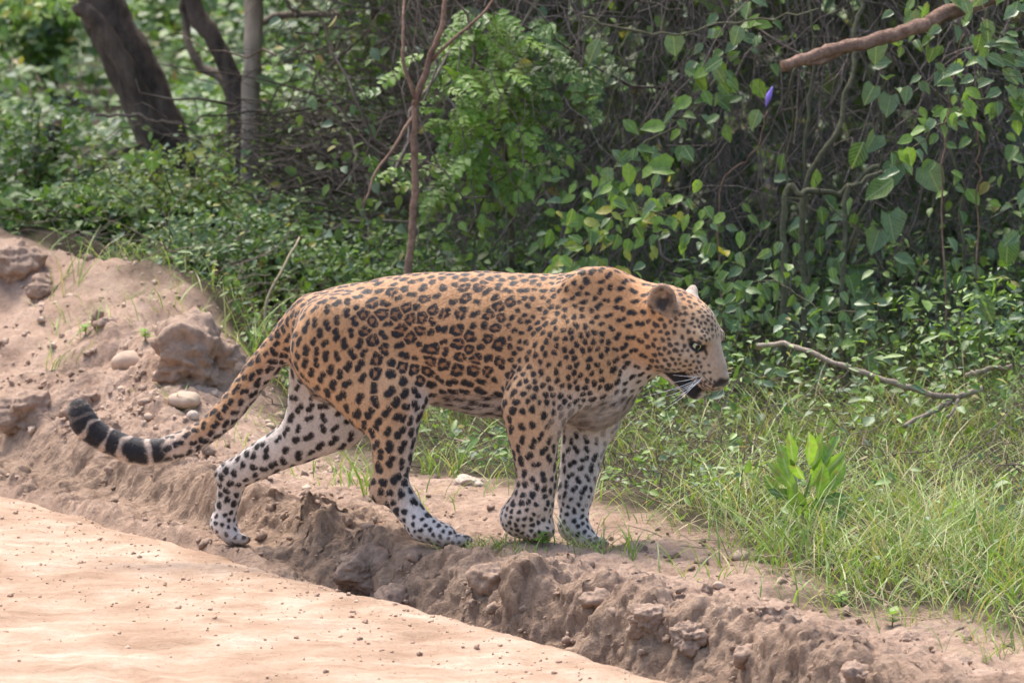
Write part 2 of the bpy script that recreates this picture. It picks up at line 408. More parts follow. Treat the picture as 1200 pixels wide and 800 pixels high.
def build_ground():
    sl = prog(-2.7, 1.9, 0.007, 1.07, 420)
    tl = np.concatenate([[-420, -200, -90, -40, -20, -14, -11.2, -10.8, -9, -5, -2, -0.5, -0.04, -0.005], np.arange(0.0, 0.6, 0.0055)])
    d, e, more = 0.007, 0.6, []
    while e < 420:
        e += d; more.append(e)
        if e > 2.6: d *= 1.12
        else: d = min(d * 1.012, 0.02)
    tl = np.concatenate([tl, more])
    S, T = np.meshgrid(sl, tl, indexing='ij')
    x = P0[0] + S * US[0] + T * UN[0]; y = P0[1] + S * US[1] + T * UN[1]
    z = H(x, y)
    G3 = np.stack([x, y, z], -1)
    # the cut face breaks into clods: pushed out along its own normal, so lumps may overhang
    nrm = unit(np.cross(np.gradient(G3, axis=0), np.gradient(G3, axis=1))); nrm *= np.sign(nrm[..., 2:] + 1e-9)
    fm = sstep(0.025, 0.07, T) * sstep(0.62, 0.30, T) * sstep(-5.5, -3.5, S) * sstep(4.0, 2.4, S)
    for fx, fy, fz, fr in FEET: fm = fm * (1 - 0.85 * np.exp(-(((x - fx) ** 2 + (y - fy) ** 2) / (fr * 0.8) ** 2) ** 2))
    k = fm > 0.001; q = G3[k]; wq = q + 0.02 * np.stack([vnoise(q[:, 0] * 20, q[:, 1] * 20, q[:, 2] * 20, sd) for sd in (1, 2, 3)], -1)
    d = np.zeros(len(q))
    for fq, am, sd in ((6.5, .050, 11), (14, .030, 12), (31, .016, 13), (66, .0075, 14)):
        d += am * (np.abs(vnoise(wq[:, 0] * fq, wq[:, 1] * fq, wq[:, 2] * fq * .8, sd)) - .33)
    d += .006 * fbm(q[:, 0] * 90, q[:, 1] * 90, q[:, 2] * 90, 2, 15)
    G3[k] += nrm[k] * (fm[k] * d * (.55 + .45 * sstep(-1.2, -.2, S[k])))[:, None]
    V = G3.reshape(-1, 3)
    n, m = S.shape
    i, j = np.meshgrid(np.arange(n - 1), np.arange(m - 1), indexing='ij')
    F = np.stack([i * m + j, (i + 1) * m + j, (i + 1) * m + j + 1, i * m + j + 1], -1).reshape(-1, 4)
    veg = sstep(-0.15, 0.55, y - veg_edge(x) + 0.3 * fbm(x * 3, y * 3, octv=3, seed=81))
    te = np.where(S < -0.4, 0.2, 0.16)
    cut = np.exp(-((T - te) / 0.16) ** 2)
    c = np.stack([veg, cut, np.zeros_like(veg)], -1).reshape(-1, 3)
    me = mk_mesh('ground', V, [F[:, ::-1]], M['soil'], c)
    o = link('ground', me, kind='structure')
    # road
    sl = prog(-4.5, 2.6, 0.02, 1.2, 420)
    tl = np.concatenate([np.linspace(-10.6, -3.0, 40), np.arange(-2.95, 0.0001, 0.02)])
    S, T = np.meshgrid(sl, tl, indexing='ij')
    edge = 0.016 * fbm(S * 3.5, S * 0, octv=6, seed=91, gain=.62)
    Tw = T + edge * np.exp(T / 0.3) + 0.012
    x = P0[0] + S * US[0] + Tw * UN[0]; y = P0[1] + S * US[1] + Tw * UN[1]
    z = ZR + 0.010 * fbm(x * 1.4, y * 1.4, octv=3, seed=93) + 0.006 * fbm(x * 9, y * 9, octv=5, seed=95, gain=0.62) + 0.02 * np.clip(-T, 0, 3) * 0.5
    z = z + 0.007 * vnoise(T * 16 + 0.3 * vnoise(S * 2, S * 0, seed=97), S * 0.9, seed=99) * np.exp(-((T + 1.0) / 0.9) ** 2)
    z = z - 0.02 * np.exp(T / 0.03)
    V = np.stack([x, y, z], -1)
    skirt = V[:, -1:].copy(); skirt[:, :, 2] = -0.31; skirt[:, :, :2] -= UN * 0.01
    V = np.concatenate([V, skirt], 1)
    n, m = V.shape[:2]
    i, j = np.meshgrid(np.arange(n - 1), np.arange(m - 1), indexing='ij')
    F = np.stack([i * m + j, (i + 1) * m + j, (i + 1) * m + j + 1, i * m + j + 1], -1).reshape(-1, 4)
    link('road', mk_mesh('road', V.reshape(-1, 3), [F[:, ::-1]], M['road']), kind='structure')
build_ground()

# ------------------------------------------------------------------ the leopard: one implicit surface, meshed with surface nets
def build_leopard():
    h = 0.0058
    lo = np.array([-1.22, -0.27, -0.13]); hi = np.array([0.66, 0.60, 0.80])
    n = np.ceil((hi - lo) / h).astype(int) + 1
    ax = [(lo[k] + h * np.arange(n[k])).astype(np.float32) for k in range(3)]
    G = {}
    def box(mn, mx, pad):
        a = np.clip(np.floor((np.asarray(mn) - pad - lo) / h).astype(int), 0, n - 1)
        b = np.clip(np.ceil((np.asarray(mx) + pad - lo) / h).astype(int) + 1, 1, n)
        sl = tuple(slice(a[k], b[k]) for k in range(3))
        return sl, ax[0][sl[0]][:, None, None], ax[1][sl[1]][None, :, None], ax[2][sl[2]][None, None, :]
    def smin(a, b, k):
        if k <= 0: return np.minimum(a, b)
        hh = np.maximum(k - np.abs(a - b), 0) / k
        return np.minimum(a, b) - hh * hh * k * 0.25
    def put(g, sl, d, k):
        if g not in G: G[g] = np.full(n, 0.25, np.float32)
        G[g][sl] = smin(G[g][sl], d.astype(np.float32), k)
    def cone(g, a, b, ra, rb, sy=1.0, k=0.02):
        a, b = np.asarray(a, float), np.asarray(b, float); r = max(ra, rb)
        sl, X, Y, Z = box(np.minimum(a, b) - r, np.maximum(a, b) + r, 0.05)
        ba = b - a; L = max(ba @ ba, 1e-9)
        t = np.clip(((X - a[0]) * ba[0] + (Y - a[1]) * ba[1] + (Z - a[2]) * ba[2]) / L, 0, 1)
        qx, qy, qz = X - a[0] - t * ba[0], (Y - a[1] - t * ba[1]) / sy, Z - a[2] - t * ba[2]
        put(g, sl, np.sqrt(qx * qx + qy * qy + qz * qz) - (ra + (rb - ra) * t), k)
    def ell(g, c, r, R=np.eye(3), k=0.02, cut=False):
        c = np.asarray(c, float); r = np.asarray(r, float)
        sl, X, Y, Z = box(c - r.max(), c + r.max(), 0.05)
        X, Y, Z = X - c[0], Y - c[1], Z - c[2]
        q = [(R[0, i] * X + R[1, i] * Y + R[2, i] * Z) for i in range(3)]      # columns of R are the ellipsoid's axes
        k0 = np.sqrt(sum((q[i] / r[i]) ** 2 for i in range(3))); k1 = np.sqrt(sum((q[i] / r[i] ** 2) ** 2 for i in range(3)))
        d = k0 * (k0 - 1) / np.maximum(k1, 1e-6)
        if cut: G[g][sl] = -smin(-G[g][sl], d.astype(np.float32), k)
        else: put(g, sl, d, k)
    px = 0.0022
    def j(x, y, Y): return at(x, y, Y)
    yc = lambda x: np.interp(x, [330, 400, 690, 760, 800], [0.25, 0.21, 0.06, 0.02, 0.0])
    # torso and neck: stations (x, top, bottom, half width)
    stn = np.array([[336, 390, 412, .02], [340, 380, 424, .045], [350, 367, 446, .08], [370, 354, 468, .11], [400, 340, 480, .125], [440, 326, 474, .130], [480, 320, 468, .130],
                    [520, 318, 476, .138], [560, 318, 486, .146], [600, 319, 492, .148], [640, 321, 494, .142], [675, 318, 497, .132], [705, 315, 498, .12], [730, 320, 482, .104],
                    [750, 328, 455, .09], [770, 335, 438, .078], [788, 343, 424, .06], [800, 365, 405, .02]], float)
    xs = np.linspace(336, 800, 240)
    cols = []
    for c in (1, 2, 3):
        v = np.interp(xs, stn[:, 0], stn[:, c]); ker = np.hanning(17); ker /= ker.sum()
        cols.append(np.convolve(np.pad(v, 8, mode='edge'), ker, 'valid'))
    top = at(xs, cols[0], yc(xs)); bot = at(xs, cols[1], yc(xs)); wx = top[:, 0]
    order = np.argsort(wx)
    sl, X, Y, Z = box((wx.min(), -0.2, 0.1), (wx.max(), 0.45, 0.76), 0.0)
    f = lambda v: np.interp(ax[0][sl[0]], wx[order], v[order])[:, None, None]
    zc, a, b, ycx = f((top[:, 2] + bot[:, 2]) / 2), f((top[:, 2] - bot[:, 2]) / 2), f(cols[2]), f(yc(xs))
    q = np.sqrt(((Z - zc) / a) ** 2 + ((Y - ycx) / b) ** 2)
    put('torso', sl, (q - 1) * np.minimum(a, b), 0)
    ell('torso', j(704, 452, 0.07), (36 * px, 0.095, 44 * px), k=0.05)                   # chest
    for sy, o in ((-1, 0), (1, 8)):                                                       # shoulder blades
        ell('torso', j(706 - o, 342, 0.055 + sy * 0.05), (23 * px, 0.028, 26 * px), k=0.04)
    ell('torso', j(395, 372, 0.21), (50 * px, 0.10, 32 * px), k=0.05)                    # croup
    # near hind leg
    g = 'hind_near'
    cone(g, j(402, 402, .115), j(452, 462, .075), 57 * px, 41 * px, 0.62, 0.03)
    cone(g, j(385, 415, .12), j(430, 480, .09), 40 * px, 27 * px, 0.7, 0.04)
    cone(g, j(464, 470, .065), j(458, 562, .06), 35 * px, 19 * px, 0.72, 0.04)
    ell(g, j(444, 575, .06), (11 * px, .02, 15 * px), k=0.03)
    cone(g, j(457, 568, .06), j(494, 616, .035), 19 * px, 15.5 * px, 0.85, 0.02)
    cone(g, j(494, 617, .035), j(522, 628, .02), 15.5 * px, 15 * px, 1.1, 0.02)
    for k, dy in enumerate((-.039, -.0135, .0125, .038)):
        ell(g, j(533 + (5, 9, 7, 2)[k], 632.5, .02 + dy), (14 * px, .0128, 9 * px), k=0.004)
    # far hind leg
    g = 'hind_far'
    cone(g, j(400, 410, .30), j(402, 480, .33), 50 * px, 38 * px, 0.55, 0.03)
    cone(g, j(372, 420, .30), j(368, 488, .35), 34 * px, 34 * px, 0.6, 0.04)
    cone(g, j(392, 492, .35), j(282, 552, .43), 36 * px, 17.5 * px, 0.72, 0.04)
    ell(g, j(263, 557, .44), (12 * px, .02, 13 * px), k=0.03)
    cone(g, j(274, 556, .44), j(262, 612, .47), 17 * px, 14.5 * px, 0.85, 0.02)
    cone(g, j(262, 614, .47), j(273, 628, .46), 15 * px, 13 * px, 1.1, 0.02)
    for k, dy in enumerate((-.039, -.0135, .0125, .038)):
        ell(g, j(279 + (3, 6, 5, 1)[k], 632, .46 + dy), (12.5 * px, .0128, 8.5 * px), k=0.004)
    # near front leg: paw just lifted, knuckled under
    g = 'front_near'
    cone(g, j(690, 352, .0), j(676, 425, -.045), 34 * px, 50 * px, 0.42, 0.03)
    cone(g, j(672, 420, -.045), j(632, 470, -.055), 50 * px, 37 * px, 0.55, 0.04)
    cone(g, j(624, 478, -.055), j(628, 566, -.05), 35 * px, 22 * px, 0.75, 0.04)
    cone(g, j(628, 566, -.05), j(626, 590, -.05), 22 * px, 23 * px, 0.9, 0.02)
    cone(g, j(620, 592, -.05), j(608, 606, -.05), 24 * px, 21 * px, 1.0, 0.02)
    cone(g, j(612, 606, -.05), j(634, 617, -.05), 22 * px, 16 * px, 1.1, 0.02)
    for k, dy in enumerate((-.039, -.0135, .0125, .038)):
        ell(g, j(628 + (2, 6, 5, 0)[k], 623, -.05 + dy), (17 * px, .0128, 9.5 * px), k=0.006)
    # far front leg
    g = 'front_far'
    cone(g, j(704, 420, .15), j(694, 480, .165), 46 * px, 36 * px, 0.55, 0.03)
    cone(g, j(689, 488, .165), j(674, 580, .14), 33 * px, 19 * px, 0.72, 0.04)
    cone(g, j(674, 580, .14), j(671, 614, .135), 19 * px, 17.5 * px, 0.9, 0.02)
    cone(g, j(672, 618, .135), j(688, 633, .125), 17 * px, 14 * px, 1.1, 0.02)
    for k, dy in enumerate((-.039, -.0135, .0125, .038)):
        ell(g, j(694 + (2, 6, 5, 0)[k], 637, .125 + dy), (14.5 * px, .0128, 9 * px), k=0.004)
    # tail
    g = 'tail'
    tp = resample([j(362, 368, .235), j(336, 396, .26), j(300, 440, .27), j(262, 488, .27), (j(218, 519, .27)), j(172, 530, .27), j(130, 518, .28), j(102, 498, .29), j(93, 478, .30)], 25)
    tr = np.interp(np.linspace(0, 1, 25), [0, .15, .4, .7, .92, 1], [22, 18, 16, 14.5, 15.5, 12.5]) * px
    for k in range(24): cone(g, tp[k], tp[k + 1], tr[k], tr[k + 1], 1.0, 0.012)
    # head, in its own frame: x forward, y to its left, z up
    ph, ps = math.radians(32), math.radians(30)
    fw = np.array([math.cos(ph) * math.cos(ps), -math.cos(ph) * math.sin(ps), -math.sin(ph)]); lf = np.array([math.sin(ps), math.cos(ps), 0]); up = np.cross(fw, lf)
    HR = np.stack([fw, lf, up], 1); hc = j(795, 380, -0.01)
    hp = lambda *p: hc + HR @ np.array(p, float)
    g = 'head'
    ell(g, hp(0, 0, .008), (.098, .080, .076), HR, 0)
    ell(g, hp(-.03, 0, -.03), (.08, .085, .085), HR, 0.03)
    cone(g, hp(.05, 0, .032), hp(.148, 0, -.028), .044, .027, 1, 0.03)
    ell(g, hp(.130, 0, -.052), (.056, .047, .040), HR, 0.02)
    for s in (-1, 1):
        ell(g, hp(.03, s * .052, -.045), (.078, .042, .062), HR, 0.03)
        ell(g, hp(.150, s * .024, -.064), (.040, .030, .028), HR, 0.012)
        ell(g, hp(.080, s * .043, .030), (.034, .022, .014), HR, 0.02)
        ell(g, hp(.098, s * .056, .006), (.019, .014, .010), HR, 0.006, cut=True)
        ell(g, hp(.088, s * .0565, .0188), (.026, .011, .0065), HR, 0.008)
        ell(g, hp(.090, s * .0575, -.0065), (.024, .010, .0060), HR, 0.008)
    ell(g, hp(.184, 0, -.042), (.013, .021, .014), HR, 0.012)
    ell(g, hp(.164, 0, -.072), (.024, .034, .022), HR, 0.012)
    for s, c, tilt in ((-1, (-.040, -.082, .058), 62), (1, (-.028, .062, .046), 38)):
        ti = math.radians(tilt)
        # ear axes: facing, width, height
        fa = np.array([math.cos(ti), s * math.sin(ti), .15]); fa /= np.linalg.norm(fa)
        ha = np.array([-.25, s * .45, .85]); ha -= fa * (ha @ fa); ha /= np.linalg.norm(ha)
        wa = np.cross(ha, fa)
        E = HR @ np.stack([fa, wa, ha], 1)
        ell(g, hp(*c), (.019, .037, .044), E, 0.016)
        ell(g, hp(*(np.array(c) + fa * .019 + ha * .006)), (.021, .025, .034), E, 0.006, cut=True)
    g = 'jaw'
    cone(g, hp(.0, 0, -.088), hp(.115, 0, -.114), .050, .027, 1, 0)
    ell(g, hp(.138, 0, -.116), (.025, .027, .022), HR, 0.02)
    # join
    D = G['torso'].copy()
    for g, k in (('hind_far', .05), ('front_far', .05), ('hind_near', .045), ('front_near', .04), ('tail', .03), ('head', .045), ('jaw', .006)):
        D = smin(D, G[g], k)
    # ---- surface nets
    ins = D < 0
    c = np.zeros(np.array(D.shape) - 1, np.int8)
    for a in (0, 1):
        for b in (0, 1):
            for e in (0, 1): c += ins[a:n[0] - 1 + a, b:n[1] - 1 + b, e:n[2] - 1 + e]
    act = np.argwhere((c > 0) & (c < 8))
    vid = np.full(c.shape, -1, np.int32); vid[tuple(act.T)] = np.arange(len(act))
    acc = np.zeros((len(act), 3)); cnt = np.zeros(len(act))
    cor = [(a, b, e) for a in (0, 1) for b in (0, 1) for e in (0, 1)]
    dv = {q: D[act[:, 0] + q[0], act[:, 1] + q[1], act[:, 2] + q[2]] for q in cor}
    for q in cor:
        for k in range(3):
            if q[k] == 0:
                r = list(q); r[k] = 1; r = tuple(r)
                m = (dv[q] < 0) != (dv[r] < 0)
                t = dv[q][m] / (dv[q][m] - dv[r][m])
                p = np.array(q, float)[None].repeat(m.sum(), 0); p[:, k] += t
                acc[m] += p; cnt[m] += 1
    V = lo + h * (act + acc / cnt[:, None])
    Fq = []
    for k in range(3):
        o1, o2 = [(1, 2), (2, 0), (0, 1)][k]
        s0 = [slice(None)] * 3; s1 = [slice(None)] * 3; s0[k] = slice(0, -1); s1[k] = slice(1, None)
        A, B = ins[tuple(s0)], ins[tuple(s1)]
        e = np.argwhere(A != B)
        e = e[(e[:, o1] > 0) & (e[:, o2] > 0) & (e[:, o1] < n[o1] - 1) & (e[:, o2] < n[o2] - 1)]
        fl = A[tuple(e.T)]
        def nb(d1, d2):
            w = e.copy(); w[:, o1] -= d1; w[:, o2] -= d2; return vid[tuple(w.T)]
        q = np.stack([nb(1, 1), nb(0, 1), nb(0, 0), nb(1, 0)], 1)
        q[~fl] = q[~fl][:, ::-1]
        Fq.append(q)
    Fq = np.concatenate(Fq)
    # light smoothing
    E = np.concatenate([Fq[:, [0, 1]], Fq[:, [1, 2]], Fq[:, [2, 3]], Fq[:, [3, 0]]])
    deg = np.bincount(E.ravel(), minlength=len(V))[:, None]
    for it in range(2):
        S = np.zeros_like(V)
        for k in range(3): S[:, k] = np.bincount(E[:, 0], V[E[:, 1], k], len(V)) + np.bincount(E[:, 1], V[E[:, 0], k], len(V))
        V = 0.5 * V + 0.5 * S / deg
    bz = mk_mesh('tmp', V, [Fq]); NV = np.empty(len(V) * 3, np.float32); bz.vertices.foreach_get('normal', NV); bpy.data.meshes.remove(bz)
    V = V + NV.reshape(-1, 3) * (0.0042 * sstep(.62, .40, V[:, 0]) * fbm(V[:, 0] * 11 + V[:, 2] * 4, V[:, 1] * 9, V[:, 2] * 6.5, 2, 77))[:, None]
    base = mk_mesh('body', V, [Fq])
    tmp = link('tmp', base); md = tmp.modifiers.new('s', 'SUBSURF'); md.levels = 1
    me = bpy.data.meshes.new_from_object(tmp.evaluated_get(bpy.context.evaluated_depsgraph_get()))
    bpy.data.objects.remove(tmp); bpy.data.meshes.remove(base)
    me.name = 'body'
    N = len(me.vertices)
    V = np.empty(N * 3, np.float32); me.vertices.foreach_get('co', V); V = V.reshape(-1, 3).astype(float)
    NO = np.empty(N * 3, np.float32); me.vertices.foreach_get('normal', NO); NO = NO.reshape(-1, 3).astype(float)
    # ---- which region each vertex belongs to
    names = ['torso', 'hind_far', 'front_far', 'hind_near', 'front_near', 'tail', 'head', 'jaw']
    gi = np.clip(np.round((V - lo) / h).astype(int), 0, n - 1)
    gd = np.stack([G[k][tuple(gi.T)] for k in names], 1); grp = gd.argmin(1)
    PX, PY = project(V)
    HL = (V - hc) @ HR                                                        # head coordinates
    is_ = {k: grp == i for i, k in enumerate(names)}
    head = is_['head'] | is_['jaw']
    # fur flow
    flow = np.tile(np.array([-1.0, 0.12, -0.22]), (N, 1))
    flow[is_['front_near'] | is_['front_far']] = (-0.15, 0, -1); flow[is_['hind_near']] = (-0.35, 0, -0.9); flow[is_['hind_far']] = (-0.55, 0, -0.8)
    flow[is_['tail']] = (-1, 0, -0.75)
    flow[head] = -fw + 0.25 * np.sign(HL[head][:, 1:2]) * lf - .15 * up
    t1 = unit(flow - NO * (flow * NO).sum(1, keepdims=True)); t2 = np.cross(NO, t1)
    # ---- base colours
    tan = np.array([0.45, 0.247, 0.118]); deep = np.array([0.40, 0.185, 0.078]); pale = np.array([0.54, 0.355, 0.215]); white = np.array([0.58, 0.52, 0.48]); black = np.array([0.013, 0.011, 0.013])
    nz = fbm(V[:, 0] * 14, V[:, 1] * 14, V[:, 2] * 14, 3, 3)
    wv = np.zeros(N); w2 = np.zeros(N)
    tz = is_['torso']
    belly = sstep(438, 492, PY + 8 * nz) * sstep(-0.1, -0.75, NO[:, 2]) + 0.75 * sstep(462, 492, PY + 9 * nz)
    wv[tz] = belly[tz]
    chest = sstep(640, 715, PX + (PY - 450) * 0.55) * sstep(408, 455, PY + 10 * nz) * tz
    wv = np.maximum(wv, chest)
    for k in ('hind_far', 'front_far'):
        m = is_[k]; wv[m] = np.maximum(0.88, sstep(0.5, -0.1, NO[m][:, 1]))
        wv[m] *= 1 - sstep(0.1, 0.6, NO[m][:, 1]) * 0.8
    m = is_['hind_near']; wv[m] = np.maximum.reduce([sstep(472, 494, PX[m] + (PY[m] - 470) * 0.12) * sstep(440, 475, PY[m]), sstep(555, 622, PY[m]), sstep(0.15, 0.8, NO[m][:, 1]), 0.55 * sstep(470, 545, PY[m]) * sstep(455, 480, PX[m])])
    m = is_['front_near']; wv[m] = np.maximum.reduce([0.45 * sstep(500, 580, PY[m]), sstep(0.15, 0.8, NO[m][:, 1]), sstep(600, 588, PX[m]) * sstep(560, 600, PY[m]) * 0.9, sstep(630, 680, PX[m]) * sstep(440, 480, PY[m])])
    m = is_['tail']; und = sstep(0.1, -0.7, NO[m][:, 2] * 0.75 + NO[m][:, 0] * -0.5); wv[m] = np.maximum(und * 0.95, sstep(240, 200, PX[m]) * 0.55)
    # rump back edge, inner thigh
    C = tan[None] * np.ones((N, 1))
    topw = sstep(360, 320, PY)[:, None] * (tz | is_['hind_near'])[:, None]
    C = lerp(C, deep * 0.95, 0.35 * topw)
    C = lerp(C, np.array([0.55, 0.28, 0.125]), (0.7 * sstep(690, 730, PX) * sstep(465, 425, PY) * (tz | head))[:, None] * sstep(0.08, 0.0, HL[:, :1]))
    C = lerp(C, pale, (0.55 * sstep(395, 455, PY) * (tz | is_['hind_near'] | is_['front_near']))[:, None])
    C = lerp(C, pale, (0.5 * (is_['front_near']) * sstep(430, 520, PY))[:, None])
    # head colours
    x, y, z = HL[:, 0], HL[:, 1], HL[:, 2]
    facec = np.array([0.46, 0.315, 0.195])
    C = lerp(C, facec, (head * sstep(-0.02, 0.07, x) * 0.8)[:, None])
    bridge = head * sstep(0.095, 0.125, x) * sstep(0.040, 0.026, np.abs(y)) * sstep(-0.055, -0.03, z)
    C = lerp(C, np.array([0.37, 0.265, 0.195]), (bridge * 0.8)[:, None])
    wv[head] = np.maximum.reduce([0.75 * sstep(-.075, -.095, z[head]) * sstep(.1, .14, x[head]), sstep(-.10, -.125, z[head]) * 0.85 * is_['jaw'][head], 0.45 * sstep(-.04, -.09, z[head]) * sstep(.02, .08, x[head]) ])
    eyeu = np.exp(-(((x - .088) / .035) ** 2 + ((np.abs(y) - .058) / .03) ** 2 + ((z + .012) / .02) ** 2))
    wv = np.maximum(wv, 0.7 * eyeu * head * sstep(0.004, -0.01, z))
    C = lerp(C, white, np.clip(wv, 0, 1)[:, None])
    ed = np.empty(len(me.edges) * 2, np.int32); me.edges.foreach_get('vertices', ed); ed = ed.reshape(-1, 2)
    dg = np.bincount(ed.ravel(), minlength=N)[:, None]
    for it in range(36):
        S = np.stack([np.bincount(ed[:, 0], C[ed[:, 1], k], N) + np.bincount(ed[:, 1], C[ed[:, 0], k], N) for k in range(3)], 1)
        C = 0.3 * C + 0.7 * S / dg
    C *= (1 + 0.10 * nz)[:, None]
    # ---- spots
    U = 0.00222
    spacing = np.full(N, 21.0); size = np.full(N, 9.6); kind = np.zeros(N, int)            # 0 rosette, 1 solid, 2 pair
    def reg(m, s, z_, k):
        spacing[m] = s; size[m] = z_; kind[m] = k
    reg(tz & (PY < 334), 15, 5.8, 1)
    reg((tz | is_['hind_near']) & (PX < 425), 17, 7.6, 2)
    reg(tz & (PY > 448) & (PX < 640), 19, 8.0, 2)
    sh = (((PX - 655) / 62) ** 2 + ((PY - 405) / 80) ** 2 < 1) & (tz | is_['front_near'])
    reg(sh, 11.5, 4.3, 1)
    reg(tz & (PX > 700), 15.5, 5.6, 2); reg(tz & (PX > 690) & (PY > 440), 14, 4.6, 1)
    m = is_['hind_near']; reg(m & (PY < 440) & (PX >= 425), 20, 9.8, 0); reg(m & (PY >= 440) & (PY < 560), 19, 8.8, 2); reg(m & (PY >= 560), 15, 6, 1); reg(m & (PY > 604), 10, 3.3, 1)
    m = is_['hind_far']; reg(m, 20, 7.4, 2); reg(m & (PX < 300), 15, 5.6, 1); reg(m & (PY > 600), 11, 3.6, 1)
    m = is_['front_near'] & ~sh; reg(m, 15.5, 6.2, 1); reg(m & (PY > 495), 17, 7.2, 2); reg(m & (PY > 560), 12.5, 4.6, 1); reg(m & (PY > 592), 9.5, 3.3, 1)
    m = is_['front_far']; reg(m, 15, 5.8, 2); reg(m & (PY > 580), 10, 3.4, 1)
    m = is_['tail']; reg(m, 14.5, 7.4, 2)
    reg(head, 9.6, 3.7, 1); reg(head & (x > .03) & (z > .03), 7.4, 2.9, 1); reg(head & (x > .075) & (z < .0), 7.6, 2.6, 1); reg(head & (x > 0.115) & (z > -.05) & (np.abs(y) < .034), 30, .1, 1); reg(is_['jaw'], 14, 3, 1); reg(head & (x < -0.005), 11.5, 4.2, 1)
    cand = rng.permutation(N)[:110000]
    acc_p = np.zeros((6000, 3)); acc_s = np.zeros(6000); acc_i = np.zeros(6000, int); na = 0
    for i in cand:
        s = spacing[i] * U * (0.61 if kind[i] == 0 else 0.69)
        if na:
            d2 = ((acc_p[:na] - V[i]) ** 2).sum(1)
            if (d2 < (0.5 * (s + acc_s[:na])) ** 2).any(): continue
        acc_p[na] = V[i]; acc_s[na] = s; acc_i[na] = i; na += 1
        if na >= 5990: break
    order = np.argsort(V[:, 0]); xsrt = V[order, 0]
    dark = np.zeros(N); fill = np.zeros(N)
    RR = np.zeros(na); KK = np.zeros(na, int); b1 = np.full(N, 99.0); b2 = np.full(N, 99.0); own = np.full(N, -1)
    def around(q, f):
        i = acc_i[q]; reach = RR[q] * f
        a, b = np.searchsorted(xsrt, [V[i, 0] - reach, V[i, 0] + reach]); ids = order[a:b]
        d = V[ids] - V[i]
        keep = ((d * d).sum(1) < reach * reach) & ((NO[ids] @ NO[i]) > 0.1)
        return ids[keep], d[keep]
    for q in range(na):
        i = acc_i[q]; KK[q] = kind[i]
        RR[q] = size[i] * U * rng.uniform(0.80, 1.12) * (0.76 if kind[i] == 2 else 0.80 if kind[i] == 0 else 0.85)
        if kind[i] == 0 and rng.random() < 0.45: RR[q] *= rng.uniform(.62, .82); KK[q] = rng.choice([1, 2, 2])
        if RR[q] < 0.001: continue
        ids, d = around(q, 2.6); r = np.linalg.norm(d, axis=1) / RR[q]
        near1 = r < b1[ids]
        b2[ids] = np.where(near1, b1[ids], np.minimum(b2[ids], r)); own[ids] = np.where(near1, q, own[ids]); b1[ids] = np.where(near1, r, b1[ids])
    for q in range(na):
        i = acc_i[q]; R = RR[q]
        if R < 0.001: continue
        ids, d = around(q, 2.0)
        sep = np.where(own[ids] == q, sstep(0.10, 0.38, b2[ids] - b1[ids]), 0)
        an0 = rng.normal(0, 0.5); ca, sa = math.cos(an0), math.sin(an0)
        el = rng.uniform(1.0, 1.35)
        u = (d @ t1[i]) * ca + (d @ t2[i]) * sa; v = -(d @ t1[i]) * sa + (d @ t2[i]) * ca
        u /= R * el; v /= R
        r = np.hypot(u, v); an = np.arctan2(v, u); p1, p2, p3 = rng.uniform(0, 6.28, 3)
        wob = 1 + 0.13 * np.sin(2 * an + p1) + 0.10 * np.sin(3 * an + p2) + 0.06 * np.sin(5 * an + p3)
        rr = r / wob
        k = KK[q]; soft = min(0.5, 0.0022 / R) + 0.06
        if k == 0:
            nl = rng.integers(2, 4); gap = np.abs(np.sin(nl * 0.5 * (an + p3 + 0.5 * np.sin(an + p1))))
            wdt = 0.22 + 0.17 * sstep(0.05, 0.6, gap)
            ring = sstep(wdt + soft * .5, wdt - soft * .5, np.abs(rr - 0.68)) * sstep(0.0, 0.22, gap + rng.uniform(-0.08, 0.22))
            dark[ids] = np.maximum(dark[ids], ring * sep); fill[ids] = np.maximum(fill[ids], sstep(0.85, 0.6, rr))
        elif k == 1:
            dark[ids] = np.maximum(dark[ids], sep * sstep(1 + soft, 1 - soft, rr * 1.05))
        else:
            off = rng.uniform(0.3, 0.6); r2 = np.minimum(np.hypot(u - off, v), np.hypot(u + off * .9, v + rng.uniform(-.35, .35))) / wob
            dark[ids] = np.maximum(dark[ids], sep * sstep(0.72 + soft, 0.72 - soft, r2))
    # tail rings near the tip
    tl = ((V[:, None] - tp[None, 14:]) ** 2).sum(-1).argmin(1) if False else None
    tm = np.where(is_['tail'])[0]
    dd = ((V[tm][:, None] - tp[None]) ** 2).sum(-1); near = dd.argmin(1)
    tan_ = unit(np.gradient(tp, axis=0)); step = np.linalg.norm(np.gradient(tp, axis=0), axis=1)
    par = near + ((V[tm] - tp[near]) * tan_[near]).sum(1) / step[near]
    par = par + 0.45 * vnoise(V[tm][:, 0] * 28, V[tm][:, 1] * 28, V[tm][:, 2] * 28, 5)
    band = sstep(0.16, 0.30, np.abs(((par - 13) / 1.9) % 1 - 0.0 - 0.5) * -1 + 0.5 + 0.12 + 0.10 * vnoise(V[tm][:, 0] * 40, V[tm][:, 1] * 40, V[tm][:, 2] * 40))
    top_side = sstep(-0.75, -0.2, (NO[tm] @ np.array([-0.2, -0.35, 0.9])))
    w = sstep(13, 14, par)
    dark[tm] = lerp(dark[tm], np.maximum(np.maximum(band, .12), sstep(20.8, 21.3, par) * .8) * np.maximum(top_side, sstep(19, 21, par)), w)
    pit = (tz | is_['front_near'] | is_['front_far']) & (PX > 630) & (PX < 735) & (PY > 476) & (NO[:, 2] < -0.15); dark[pit] *= 0.6
    pit = (tz | is_['front_far']) & (PX > 680) & (PX < 765) & (PY > 458) & (NO[:, 2] < -0.35); dark[pit] *= 0.85
